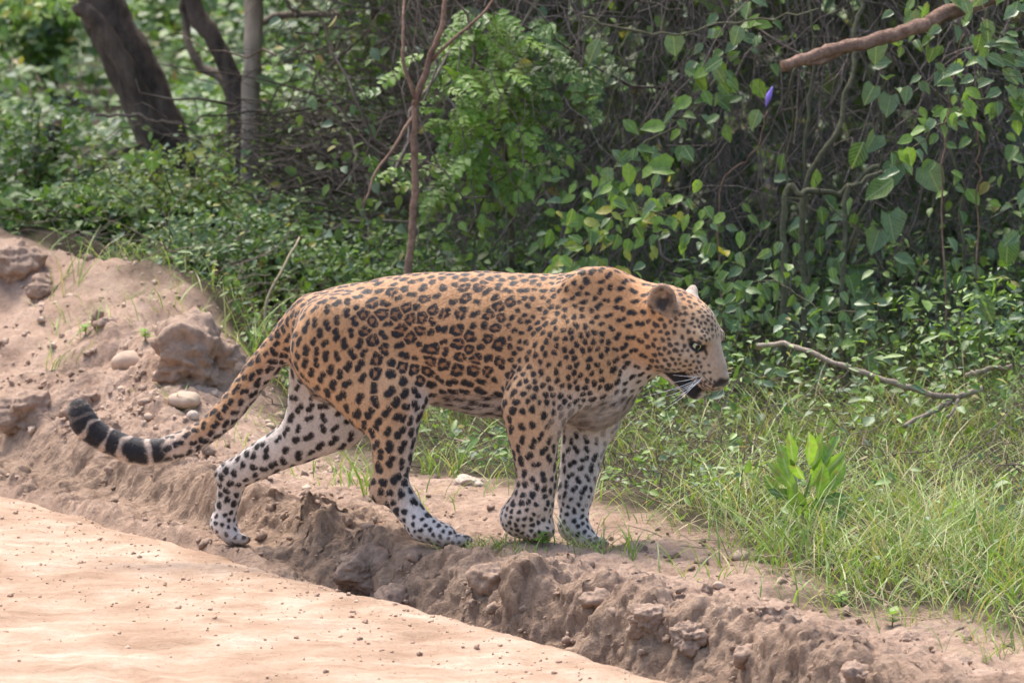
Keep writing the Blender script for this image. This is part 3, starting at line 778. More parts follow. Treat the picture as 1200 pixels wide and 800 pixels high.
    # face marks
    dark *= np.where(head, 0.93, 1)
    eyel = 0
    for s in (-1, 1):
        e = np.array([.096, s * .053, .006])
        q = (HL - e) / np.array([.028, .022, .0150]); eyel = np.maximum(eyel, sstep(1.25, 0.9, np.linalg.norm(q, axis=1)))
        # dark tear line and brow stroke
        tline = np.abs((z - .006) + 0.75 * (x - .108)) ; eyel = np.maximum(eyel, 0.9 * sstep(.007, .003, tline) * sstep(.105, .112, x) * sstep(.130, .120, x) * (s * y > .022))
    dark = np.where(head, np.maximum(dark * (1 - bridge), eyel), dark)
    lip = is_['jaw'] * sstep(.02, .045, x) * sstep(-.132, -.124, z + 0.20 * (x - .10)) * sstep(.158, .150, x)
    upper = head * ~is_['jaw'] * sstep(-.085, -.092, z) * sstep(.03, .06, x) * 0.6
    dark = np.maximum(dark, np.maximum(lip, upper))
    wl = head * ~is_['jaw'] * sstep(.115, .13, x) * sstep(-.045, -.052, z) * sstep(-.088, -.08, z) * sstep(.014, .02, np.abs(y))
    dark = np.maximum(dark, 0.8 * wl * sstep(0.55, 0.85, np.cos((z + .25 * x) * 2 * math.pi / .0125)))
    for s, c in ((-1, np.array([-.040, -.082, .058])), (1, np.array([-.028, .062, .050]))):
        q = HL - c; rr = np.linalg.norm(q, axis=1)
        em = head * sstep(.060, .045, rr) * (q[:, 2] > -.03)
        if s < 0:
            C = lerp(C, np.array([0.30, 0.20, 0.135]), (0.85 * em)[:, None])
            dark = np.maximum(dark * (1 - 0.8 * em), em * 0.92 * np.maximum(sstep(.030, .016, np.linalg.norm(q - np.array([.012, -.012, .0]), axis=1)) * sstep(-.5, .1, vnoise(HL[:, 0] * 70, HL[:, 1] * 70, HL[:, 2] * 70, 9)), 0.8 * sstep(.1, .5, vnoise(HL[:, 0] * 60, HL[:, 1] * 60, HL[:, 2] * 60, 7)), sstep(.05, .6, 0.5 * vnoise(HL[:, 0] * 30 + 4, HL[:, 1] * 30, HL[:, 2] * 30, 8) + 0.25)))
        else:
            C = lerp(C, np.array([.40, .34, .29]), (0.9 * em * sstep(.0, .015, q[:, 2] - .01))[:, None]); dark = dark * (1 - em) + em * sstep(.012, -.002, q[:, 2] - 0.008)
    nose = head * sstep(.178, .185, x) * sstep(-.064, -.058, z) * sstep(-.030, -.040, z)
    C = lerp(C, np.array([0.36, 0.27, 0.21]) * (1 - fill * 0)[:, None], np.zeros((N, 1)))
    fillc = C * np.array([0.66, 0.57, 0.53])
    C = lerp(C, fillc, fill[:, None])
    C = lerp(C, black + 0.004, np.clip(dark, 0, 1)[:, None])
    C = lerp(C, np.array([0.035, 0.024, 0.022]), nose[:, None])
    dirt = 0.45 * sstep(622, 640, PY + 5 * nz) * (grp >= 1) * (grp <= 4)
    C = lerp(C, np.array([0.30, 0.21, 0.155]), dirt[:, None])
    C = np.clip(C, 0.006, 0.9)
    a = me.attributes.new('Col', 'FLOAT_COLOR', 'POINT'); c4 = np.ones((N, 4), np.float32); c4[:, :3] = C; a.data.foreach_set('color', c4.ravel())
    me.materials.clear(); me.materials.append(M['coat'])
    me.polygons.foreach_set('use_smooth', np.ones(len(me.polygons), bool))
    root_loc = at(515, 640, .03); root_loc = np.array([root_loc[0], root_loc[1], root_loc[2] - .006])
    root = thing('leopard', root_loc, 'spotted golden leopard walking along the bank with its tail hanging low', 'leopard')
    W = me.vertices; co = (V - root_loc).astype(np.float32); W.foreach_set('co', co.ravel()); me.update()
    body = link('body', me, root)
    # ---- short hair lying along the coat
    nh = 330000
    ids = rng.integers(0, N, nh)
    jit = rng.normal(0, 0.0018, (nh, 2))
    no = NO[ids]
    P = V[ids] + t1[ids] * jit[:, :1] + t2[ids] * jit[:, 1:] - no * 0.0008
    fl = unit(t1[ids] + t2[ids] * rng.normal(0, 0.28, (nh, 1)) + no * rng.uniform(0.12, 0.42, (nh, 1)))
    ln = rng.uniform(0.006, 0.0115, nh)
    bl = (tz & (PY > 462) & (NO[:, 2] < -0.2))[ids]; ln[bl] *= 2.4
    ln[head[ids]] *= np.where(HL[ids][head[ids]][:, 0] > 0.05, 0.45, 0.75)
    paw = ((grp == 1) | (grp == 2) | (grp == 3) | (grp == 4)) & (PY > 590); ln[paw[ids]] *= 0.5
    side = unit(np.cross(fl, no)) * 0.0008
    tip = P + fl * ln[:, None] - no * (ln * 0.10)[:, None]
    HV = np.stack([P - side, P + side, tip], 1).reshape(-1, 3)
    HC = np.repeat(np.clip(C[ids] * rng.uniform(0.76, 1.26, (nh, 1)), 0, .95), 3, 0)
    HN = np.repeat(unit(no + 0.42 * rng.normal(size=(nh, 3))), 3, 0)
    skip = (eyel > 0.3)[ids] | (nose > 0.3)[ids]
    k = ~skip; k3 = np.repeat(k, 3)
    HV, HC, HN = HV[k3], HC[k3], HN[k3]
    fm = mk_mesh('fur', HV - root_loc, [np.arange(len(HV)).reshape(-1, 3)], M['fur'], HC, True, HN.astype(np.float32))
    link('fur', fm, root, kind='stuff')
    # ---- eyes
    for s in (-1, 1):
        sp = Soup(); an = np.linspace(0, math.pi, 17)
        prof = np.stack([0.0142 * np.cos(an), 0.0142 * np.sin(an)], 1)
        th = np.arange(24) / 24 * 2 * math.pi
        Ve = np.stack([np.repeat(prof[:, 0], 24), (prof[:, 1:] * np.cos(th)).ravel(), (prof[:, 1:] * np.sin(th)).ravel()], 1)
        i, jj = np.meshgrid(np.arange(16), np.arange(24), indexing='ij'); j2 = (jj + 1) % 24
        em = mk_mesh('eye', Ve, [np.stack([i * 24 + jj, (i + 1) * 24 + jj, (i + 1) * 24 + j2, i * 24 + j2], -1).reshape(-1, 4)], M['eye'])
        eo = link('eye', em, root)
        look = HR @ unit(np.array([0.78, s * 0.60, 0.02])); la = np.cross(np.array([0, 0, 1.0]), look); la /= np.linalg.norm(la)
        Rm = Matrix(np.stack([look, la, np.cross(look, la)], 1).tolist()).to_4x4()
        eo.matrix_basis = Matrix.Translation(Vector((hp(.0895, s * .0492, .005) - root_loc).tolist())) @ Rm
    # ---- whiskers
    for s in (-1, 1):
        for k in range(9):
            b0 = np.array([.150 - .006 * (k % 3), s * .050, -.056 - .0075 * (k // 3) - .002 * (k % 3)])
            e0 = b0 + np.array([-.075 + .085 * rng.random(), s * (.06 + .05 * rng.random()), -.005 - .03 * (k // 3) - .03 * rng.random()])
            mid = (b0 + e0) / 2 + np.array([0.012, s * .012, .008])
            Pw = resample([hp(*b0), hp(*mid), hp(*e0)], 9)
            Vt, Ft = tube(Pw, np.linspace(.0009, .00025, 9), 5)
            link('whisker', mk_mesh('whisker', Vt - root_loc, Ft, M['whisker']), root)
build_leopard()

# ------------------------------------------------------------------ plants
LEAF = {   # outline points (along, across, lift) of half a leaf; mirrored; midrib between
    'ovate': ([0, .18, .5, .8, 1.0], [0, .26, .33, .18, 0]),
    'lance': ([0, .2, .5, .8, 1.0], [0, .12, .16, .10, 0]),
    'round': ([0, .12, .45, .8, 1.0], [0, .34, .45, .28, 0]),
    'oblong': ([0, .15, .5, .8, 1.0], [0, .10, .165, .11, 0]),
    'heart': ([0, -.14, .2, .65, 1.0], [0, .30, .48, .30, 0]),
}
def leaf_template(kind, fold=0.12, droop=0.12):
    u, w = LEAF[kind]; n = len(u)
    mid = [(max(a, 0), 0, -droop * a * a) for a in u]
    L = [(u[i], w[i], fold * w[i] / .3 - droop * max(u[i], 0) ** 2) for i in range(1, n - 1)]
    V = mid + L + [(a, -b, c) for a, b, c in L]
    k = n - 2; F3, F4 = [], []
    for s in (0, 1):
        o = n + s * k
        t = [(0, 1, o), (n - 1, o + k - 1, n - 2)]
        q = [(i + 1, i + 2, o + i + 1, o + i) for i in range(k - 1)]
        if s == 1: t = [f[::-1] for f in t]; q = [f[::-1] for f in q]
        F3 += t; F4 += q
    return np.array(V, float), np.array(F3), np.array(F4)
TM = {k: leaf_template(k) for k in LEAF}
SIMPLE = (np.array([[0, 0, 0], [.45, .3, .06], [1, 0, -.1], [.45, -.3, .06], [.5, 0, 0]], float), np.array([[0, 4, 1], [4, 2, 1], [0, 3, 4], [4, 3, 2]]), None)

def rand_unit(n): return unit(rng.normal(size=(n, 3)))

def frames(D, N):
    D = unit(D); N = unit(N - D * (N * D).sum(-1, keepdims=True)); return D, np.cross(N, D), N

def scatter(soup, P, D, N, size, tm, col):
    P = np.asarray(P, float); n = len(P)
    if n == 0: return
    D, S, N = frames(D, N); T, F3, F4 = tm; k = len(T)
    size = np.broadcast_to(size, (n,))[:, None, None]
    V = P[:, None] + size * (T[None, :, :1] * D[:, None] + T[None, :, 1:2] * S[:, None] + T[None, :, 2:] * N[:, None])
    off = (np.arange(n) * k)[:, None, None]
    Fs = [(F3[None] + off).reshape(-1, 3)]
    if F4 is not None: Fs.append((F4[None] + off).reshape(-1, 4))
    soup.add(V.reshape(-1, 3), Fs, np.repeat(np.broadcast_to(col, (n, 3)), k, 0))

def greens(n, lo=(0.06, 0.10, 0.035), hi=(0.19, 0.28, 0.06), grey=0.35, yellow=0.03):
    c = lerp(np.array(lo), np.array(hi), rng.beta(1.6, 2.2, (n, 1)))
    g = (rng.random((n, 1)) < grey); c = np.where(g, lerp(np.array([0.075, 0.13, 0.075]), np.array([0.15, 0.22, 0.13]), rng.random((n, 1))), c)
    y = (rng.random((n, 1)) < yellow); c = np.where(y, lerp(np.array([0.30, 0.29, 0.05]), np.array([0.26, 0.19, 0.09]), rng.random((n, 1))), c)
    return c

def bend(P, amp, n):
    """a path through P with a little wander"""
    Q = resample(P, n)
    w = np.cumsum(rng.normal(0, 1, (n, 3)), 0); w -= np.linspace(0, 1, n)[:, None] * w[-1]
    return Q + w * amp / math.sqrt(n)

def twigs(soup, P, D, L, r, amp=0.14, seg=7, sides=3, col=(0.5, 0.5, 0.5)):
    for k in range(len(P)):
        Q = np.array([P[k], P[k] + D[k] * L[k]])
        V, F = tube(bend(Q, amp * L[k], seg), np.linspace(r[k], r[k] * .45, seg), sides, False)
        soup.add(V, F, col)

LEAFMESH = {}
def leaf_mesh(kind, mat):
    k = (kind, mat, int(rng.integers(5)))
    if k not in LEAFMESH:
        T, F3, F4 = leaf_template(kind, rng.uniform(.02, .30), rng.uniform(-.08, .42)); T = T + rng.normal(0, .018, T.shape); T[:, 1] *= rng.uniform(.85, 1.1); LEAFMESH[k] = mk_mesh('leaf', T, [F3, F4], M[mat])
    return LEAFMESH[k]

def put_leaf(root, base, p, d, nrm, size, kind, mat, name='leaf'):
    D, S, N = frames(np.asarray(d, float)[None], np.asarray(nrm, float)[None])
    o = link(name, leaf_mesh(kind, mat), root)
    R = Matrix(np.stack([D[0], S[0], N[0]], 1).tolist()).to_4x4()
    o.matrix_basis = Matrix.Translation(Vector((np.asarray(p) - base).tolist())) @ R @ Matrix.Scale(float(size), 4)
    return o

def vine(label, pix, leaves, size, kind, mats, r=0.004, group=None, name='climbing_vine', stem_mat='vine', wander=0.05, spread=0.05, cat='vine', ground=True, side_twigs=0):
    """a climbing plant along photo points (px, py, Y); its own stem and leaf objects"""
    P = np.array([at(*q) for q in pix])
    if ground:
        g = P[0].copy(); g[2] = float(H(g[0], g[1])) - 0.01
        P = np.vstack([g, P]) if P[0][2] - g[2] > 0.02 else P
    base = P[0].copy()
    root = thing(name, base, label, cat, group)
    Q = bend(P, wander, max(12, 5 * len(P)))
    Q[0] = base
    V, F = tube(Q, np.linspace(r, r * .5, len(Q)), 6)
    link('stem', mk_mesh('stem', V - base, F, M[stem_mat]), root)
    for k in range(int(leaves * 1.5)):
        u = rng.uniform(0.12, 1) * (len(Q) - 1); i = int(min(u, len(Q) - 2)); p = Q[i] + (Q[i + 1] - Q[i]) * (u - i)
        off = rng.normal(0, spread, 3); off[1] = -abs(off[1]) * .8
        pp = p + off
        d = unit(np.array([rng.normal(0, .7), -0.25, -0.55 + rng.normal(0, .45)]))
        nrm = unit(np.array([rng.normal(0, .45), -0.75, 0.75 + rng.normal(0, .3)]))
        put_leaf(root, base, pp, d, nrm, size * rng.uniform(.75, 1.45), kind, mats[int(rng.integers(len(mats)))])
    for k in range(side_twigs):
        i = int(rng.integers(2, len(Q) - 1))
        V, F = tube(bend([Q[i], Q[i] + rand_unit(1)[0] * rng.uniform(.08, .25)], .03, 6), np.linspace(r * .5, r * .2, 6), 4)
        link('twig', mk_mesh('twig', V - base, F, M[stem_mat]), root)
    return root, base, Q

# ---- big leaves one can pick out, on the vines of the thicket
def hero(root, base, items):
    for (x, y, Y, w, kind, mat, dx, dz) in items:
        p = at(x, y, Y); s = w * (14 + Y) / FPX * 1.05
        d = unit(np.array([dx, -.15, dz])); nrm = unit(np.array([rng.normal(0, .2), -.8, .6]))
        put_leaf(root, base, p - d * s * .5, d, nrm, s, kind, mat)

def build_thicket():
    dead = M['twig']
    # --- vines with single leaves
    r, b, _ = vine('broad leaf vine slanting up through the dark thicket', [(650, 300, 3.1), (690, 225, 3.2), (760, 165, 3.2), (835, 90, 3.3), (880, 10, 3.4)], 70, .050, 'ovate', ['leaf_mid', 'leaf_grey', 'leaf_light'], .005, spread=.05)
    hero(r, b, [(790, 52, 3.1, 25, 'round', 'leaf_grey', .1, -.9), (863, 42, 3.1, 23, 'round', 'leaf_grey', -.3, -.9), (695, 60, 3.2, 30, 'ovate', 'leaf_grey', -.5, -.9), (765, 150, 3.0, 30, 'ovate', 'leaf_light', -.9, -.1),
                (737, 205, 3.0, 26, 'ovate', 'leaf_light', .1, -.9), (770, 196, 3.0, 30, 'heart', 'leaf_light', -.8, .1), (705, 222, 3.0, 26, 'lance', 'leaf_grey', -.7, -.6), (712, 205, 3.0, 18, 'round', 'leaf_grey', 0, -1), (800, 122, 3.0, 26, 'ovate', 'leaf_light', -.7, -.5), (785, 135, 3.0, 24, 'lance', 'leaf_grey', -.7, -.8), (835, 75, 3.0, 26, 'ovate', 'leaf_mid', -.8, -.4), (885, 140, 3.0, 24, 'ovate', 'leaf_grey', -.4, -.9)])
    # purple flower bud at the vine's tip
    p = at(901, 113, 3.1); Q = resample([p + (.012, 0, .03), p, p + (-.010, 0, -.035)], 8)
    V, F = tube(Q, np.array([.002, .004, .007, .010, .010, .007, .004, .001]), 8); link('flower_bud', mk_mesh('flower_bud', V - b, F, M['petal']), r)
    r, b, _ = vine('creeper with large heart shaped leaves below the broken branch', [(1000, 330, 3.2), (1010, 250, 3.2), (1030, 150, 3.2), (1020, 40, 3.2)], 10, .06, 'heart', ['leaf_grey', 'leaf_mid'], .006)
    hero(r, b, [(1027, 62, 3.0, 28, 'heart', 'leaf_grey', 0, -1), (1018, 112, 3.0, 24, 'heart', 'leaf_grey', -.5, -.9), (955, 210, 3.0, 22, 'ovate', 'leaf_light', -.2, -.9), (1005, 182, 3.0, 34, 'ovate', 'leaf_mid', -.4, -.9), (1095, 212, 3.0, 34, 'heart', 'leaf_grey', .4, -.8), (1030, 222, 3.0, 40, 'ovate', 'leaf_mid', -.7, -.5), (1045, 268, 3.0, 34, 'heart', 'leaf_grey', .2, -.9), (1025, 285, 3.0, 30, 'heart', 'leaf_grey', -.3, -.9), (1060, 305, 3.0, 26, 'ovate', 'leaf_grey', .8, -.2), (1155, 360, 2.7, 38, 'ovate', 'leaf_grey', .4, -.8), (1147, 398, 2.7, 38, 'ovate', 'leaf_mid', -.1, -1), (1018, 424, 2.5, 30, 'ovate', 'leaf_grey', .2, -.9), (1185, 290, 2.9, 34, 'ovate', 'leaf_grey', .4, -.7), (1125, 330, 2.8, 24, 'ovate', 'leaf_mid', -.4, -.8), (1172, 475, 2.2, 34, 'heart', 'leaf_grey', -.3, -.9), (1180, 300, 2.8, 28, 'heart', 'leaf_mid', 0, -.9)])
    r, b, _ = vine('leafy vine with pale rounded leaves spilling over the thicket edge', [(1230, 330, 2.6), (1215, 160, 2.5), (1190, 60, 2.5), (1150, 5, 2.5)], 95, .048, 'ovate', ['leaf_grey', 'leaf_grey', 'leaf_mid'], .006, spread=.085, side_twigs=6)
    r, b, _ = vine('arching vine shoot with pale paired leaves beside dark hollow', [(1230, 200, 2.5), (1180, 130, 2.45), (1120, 140, 2.4), (1085, 175, 2.4), (1045, 200, 2.4)], 26, .045, 'ovate', ['leaf_grey', 'leaf_light'], .003, spread=.022, ground=False)
    r.location.z += 0
    vine('leafy vine hanging over the end of the broken branch', [(1120, 260, 3.0), (1110, 120, 2.95), (1085, 30, 2.9), (1070, -30, 2.9)], 45, .045, 'ovate', ['leaf_mid', 'leaf_light', 'leaf_grey'], .005, spread=.055)
    vine('tangled vine of small bright leaves climbing beside the thin sapling', [(560, 320, 3.4), (570, 230, 3.4), (600, 190, 3.3), (640, 200, 3.3)], 70, .034, 'ovate', ['leaf_light', 'leaf_mid'], .004, spread=.06)
    vine('low creeper with mixed yellowing leaves under the slanting vine', [(640, 330, 2.8), (690, 280, 2.8), (760, 250, 2.8), (830, 270, 2.7)], 120, .040, 'ovate', ['leaf_light', 'leaf_mid', 'leaf_grey', 'leaf_mid', 'leaf_light', 'leaf_yellow'], .004, spread=.07)
    vine('creeper of glossy oval leaves hugging the thicket foot', [(830, 370, 2.6), (900, 330, 2.7), (960, 350, 2.6), (1040, 380, 2.5)], 90, .038, 'ovate', ['leaf_mid', 'leaf_grey'], .004, spread=.07)
    vine('vine with scattered dark leaves in the hollow above the fallen branch', [(900, 300, 3.2), (930, 230, 3.3), (980, 260, 3.2), (1080, 300, 3.1)], 20, .045, 'ovate', ['leaf_mid', 'leaf_grey'], .004, spread=.08)
    # --- bright feathery bush: compound leaves
    P = [(600, 330, 3.7), (598, 240, 3.6), (590, 150, 3.5), (600, 60, 3.5), (640, -20, 3.5)]
    Q = resample([at(*q) for q in P], 20); g = Q[0].copy(); g[2] = float(H(g[0], g[1])) - .01; Q = np.vstack([g, Q]); base = g
    root = thing('feathery_bush', base, 'bright green bush of feathery compound leaves beside the thin sapling', 'bush')
    V, F = tube(Q, np.linspace(.012, .005, len(Q)), 7); link('stem', mk_mesh('stem', V - base, F, M['vine']), root)
    comp = {}
    for mname in ('leaf_light', 'leaf_mid'):
        s = Soup()
        for k in range(6):
            for sd in (-1, 1):
                scatter(s, [[.12 + k * .15, 0, -.1 * (k / 6) ** 2]], np.array([[.5 + rng.normal(0, .25), sd * 1., rng.normal(-.1, .3)]]), np.array([[0, 0, 1.]]), .36 * (1 - .06 * k) * rng.uniform(.7, 1.2), TM['ovate'], (.5, .5, .5))
        V, F = tube(np.array([[0, 0, 0], [.5, 0, -.03], [1, 0, -.1]]), np.array([.012, .009, .004]), 4); s.add(V, F)
        comp[mname] = s.mesh('compound_leaf', M[mname])
    spots_ = [(rng.normal(572, 40), rng.uniform(10, 225)) for _ in range(190)] + [(rng.normal(640, 40), rng.uniform(20, 130)) for _ in range(40)] + [(rng.normal(680, 30), rng.uniform(60, 110)) for _ in range(14)]
    for (x, y) in spots_:
        p = at(x, y, 3.45 + rng.normal(0, .12)); d = unit(np.array([rng.normal(0, .6) + (x - 590) / 200, -.4, -.35 + rng.normal(0, .3)]))
        D, S, N = frames(d[None], np.array([[rng.normal(0, .3), -.5, .9]]))
        o = link('compound_leaf', comp['leaf_light' if (x < 615 and rng.random() < .8) else 'leaf_mid'], root)
        o.matrix_basis = Matrix.Translation(Vector((p - base).tolist())) @ Matrix(np.stack([D[0], S[0], N[0]], 1).tolist()).to_4x4() @ Matrix.Scale(rng.uniform(.06, .12), 4)
    put_leaf(root, base, at(600, 80, 3.3), (.5, -.2, -.6), (0, -.8, .6), .06, 'ovate', 'leaf_yellow'); put_leaf(root, base, at(606, 78, 3.3), (.9, -.2, .1), (0, -.8, .6), .055, 'ovate', 'leaf_yellow')
    # --- thin sapling
    def stick(name, label, cat, pix, r0, r1, mat, ground=True, extra=(), part='stem', grp=None, wander=.015):
        P = np.array([at(*q) for q in pix])
        if ground:
            g = P[0].copy(); g[2] = float(H(g[0], g[1])) - .02; P = np.vstack([g, P])
        base = P[0].copy(); root = thing(name, base, label, cat, grp)
        Q = bend(P, wander, max(14, 6 * len(P))); V, F = tube(Q, np.linspace(r0, r1, len(Q)) * (1 + .05 * rng.normal(size=len(Q))), 9)
        link(part, mk_mesh(part, V - base, F, M[mat]), root)
        for e in extra:
            Pe = np.array([at(*q) for q in e[0]]); Qe = bend(Pe, .012, 14); V, F = tube(Qe, np.linspace(e[1], e[2], 14), 6)
            link('branch', mk_mesh('branch', V - base, F, M[mat]), root)
        return root, base
    stick('sapling', 'thin brown sapling stem rising behind the leopard, forking to one side', 'sapling', [(476, 320, 3.1), (482, 220, 3.1), (487, 118, 3.1)], .0135, .011, 'bark_red',
          extra=[([(486, 122, 3.1), (500, 80, 3.1), (516, 38, 3.1), (524, -10, 3.1)], .012, .007), ([(484, 140, 3.1), (450, 190, 3.05), (425, 240, 3.0)], .006, .003), ([(487, 118, 3.1), (470, 60, 3.1), (472, -10, 3.2)], .008, .004), ([(505, 70, 3.1), (560, 20, 3.1), (590, -10, 3.1)], .006, .003)])
    stick('broken_branch', 'snapped reddish dead branch jutting out of the vines', 'branch', [(1088, 28, 2.75), (1045, 38, 2.7), (1000, 52, 2.65), (955, 64, 2.6), (918, 78, 2.55)], .024, .017, 'bark_red', False, [([(990, 56, 2.65), (960, 72, 2.6), (924, 76, 2.56)], .014, .006), ([(1088, 28, 2.75), (1180, -10, 2.9)], .024, .026)], 'limb', wander=.012)
    stick('fallen_branch', 'long pale forked dead branch lying on the creepers', 'branch', [(890, 406, 1.88), (930, 408, 1.83), (990, 432, 1.73), (1050, 452, 1.68), (1110, 467, 1.63), (1152, 455, 1.63)], .007, .010, 'pale_twig', False, [([(1115, 466, 1.63), (1085, 482, 1.58), (1060, 500, 1.53)], .009, .006), ([(1125, 462, 1.63), (1110, 490, 1.58)], .006, .004)], 'limb')
    stick('fallen_branch', 'short pale dead stick lying on creepers beside the forked branch', 'branch', [(1130, 440, 1.88), (1160, 434, 1.88), (1186, 428, 1.88)], .008, .006, 'pale_twig', False, (), 'limb')
    lab = ['thick grey vine stem slanting down beneath the broken branch', 'straight dark vine stem hanging beside the slanting grey one', 'slender curving vine loop hanging from the broken branch tip', 'pale twisted root stem at the foot of the hollow', 'thin reddish vine stem hanging below pale round leaves', 'drooping vine stem beside the pale paired leaves', 'grey leaning stem low in the dark hollow', 'long green runner stretched along the thicket top', 'pair of pale stems leaning in the twigs behind the feathery bush', 'thin crooked stem leaning over the hollow beside the purple bud']
    stems = [[(945, 235, 3.0), (985, 140, 3.0), (1005, 60, 3.05), (1010, -10, 3.1)], [(952, 190, 3.2), (955, 80, 3.2), (950, -10, 3.2)], [(925, 215, 2.9), (935, 140, 2.8), (930, 90, 2.7), (950, 70, 2.65)], [(925, 240, 2.9), (945, 230, 2.9), (980, 225, 2.95), (1030, 195, 3.0)],
             [(1110, 210, 2.6), (1115, 110, 2.6), (1130, 40, 2.6)], [(1150, 250, 2.7), (1155, 190, 2.6), (1140, 130, 2.6)], [(990, 240, 2.9), (1010, 215, 2.9), (1040, 200, 2.95)], [(680, 22, 3.1), (760, 45, 3.1), (850, 28, 3.1), (960, 10, 3.0)], [(708, 155, 3.3), (725, 90, 3.3), (735, 40, 3.3)], [(850, 240, 3.1), (880, 190, 3.1), (900, 130, 3.1)]]
    for lb, sx, rr in zip(lab, stems, [.010, .006, .004, .011, .003, .003, .008, .004, .004, .003]):
        stick('vine_stem', lb, 'stem', sx, rr, rr * .7, 'vine' if rr > .0035 else 'bark_red', sx[0][1] > 180, wander=.03)
    # --- hanging tangle, deep interior and an unseen roof of leaves added to shade it
    s = Soup(); n = 7000
    X = rng.uniform(-.35, 2.6, n); Y = 3.2 + 3.2 * rng.random(n) ** 1.3; Z = rng.uniform(-.05, 2.0, n)
    D = unit(np.stack([rng.normal(0, .5, n), rng.normal(0, .3, n), np.where(rng.random(n) < .6, 1.0, rng.normal(0, .5, n))], 1))
    twigs(s, np.stack([X, Y, Z + H(X, Y)], 1), D, rng.uniform(.12, .7, n), rng.choice([.001, .0016, .0025, .004, .008], n, p=[.32, .34, .22, .10, .02]), col=(.3, .3, .3))
    link('thicket_tangle', s.mesh('thicket_tangle', M['tangle'], smooth=True), kind='stuff')
    s = Soup()
    n = 150000
    X = rng.uniform(-.75, 3.4, n); Y = rng.uniform(2.9, 8.4, n); Z = rng.uniform(.0, 2.7, n)
    face = 3.25 + .35 * Z - .25 * np.clip(X - .7, 0, 2) + .25 * fbm(X * 2.2, Z * 2.2, octv=2, seed=101)
    shell = np.exp(-np.abs(Y - face) / .16) * .6; back = ((Z > 1.75) & (Y > 4.3)) * .75 + (Y > 7.6) * .6; dens = shell  # back: out-of-view leaf roof and rear leaves, put in to keep light out
    dens *= sstep(-.08, .30, fbm(X * 3.1, Y * 2.0, Z * 3.1, 3, 103) + .18 * (Z > 1.5) + .28 * sstep(.55, .1, Z) + .22 * sstep(.35, -.1, X)) 
    dens *= 1 - .9 * sstep(1.15, .7, np.hypot((X - 1.02) / .46, (Z - .70) / .36)); dens *= 1 - .8 * sstep(1.15, .6, np.hypot((X - .28) / .22, (Z - .80) / .2))
    dens = dens + back * .8
    dens *= sstep(-.75, -.45, X + .15 * Z)
    k = (rng.random(n) < dens) & (Y > face - .15)
    P = np.stack([X, Y, Z + H(X, Y)], 1)[k]; m = len(P)
    scatter(s, P, unit(np.stack([rng.normal(0, .7, m), rng.normal(-.2, .4, m), rng.normal(-.5, .5, m)], 1)), unit(np.stack([rng.normal(0, .5, m), rng.normal(-.6, .4, m), rng.normal(.8, .4, m)], 1)), rng.uniform(.022, .055, m) * (1 + 1.7 * (P[:, 1] > 4.3)), TM['ovate'], greens(m, grey=.35))  # roof and rear leaves enlarged to block more light
    link('thicket_foliage', s.mesh('thicket_foliage', M['leaf'], smooth=True), kind='stuff')
build_thicket()

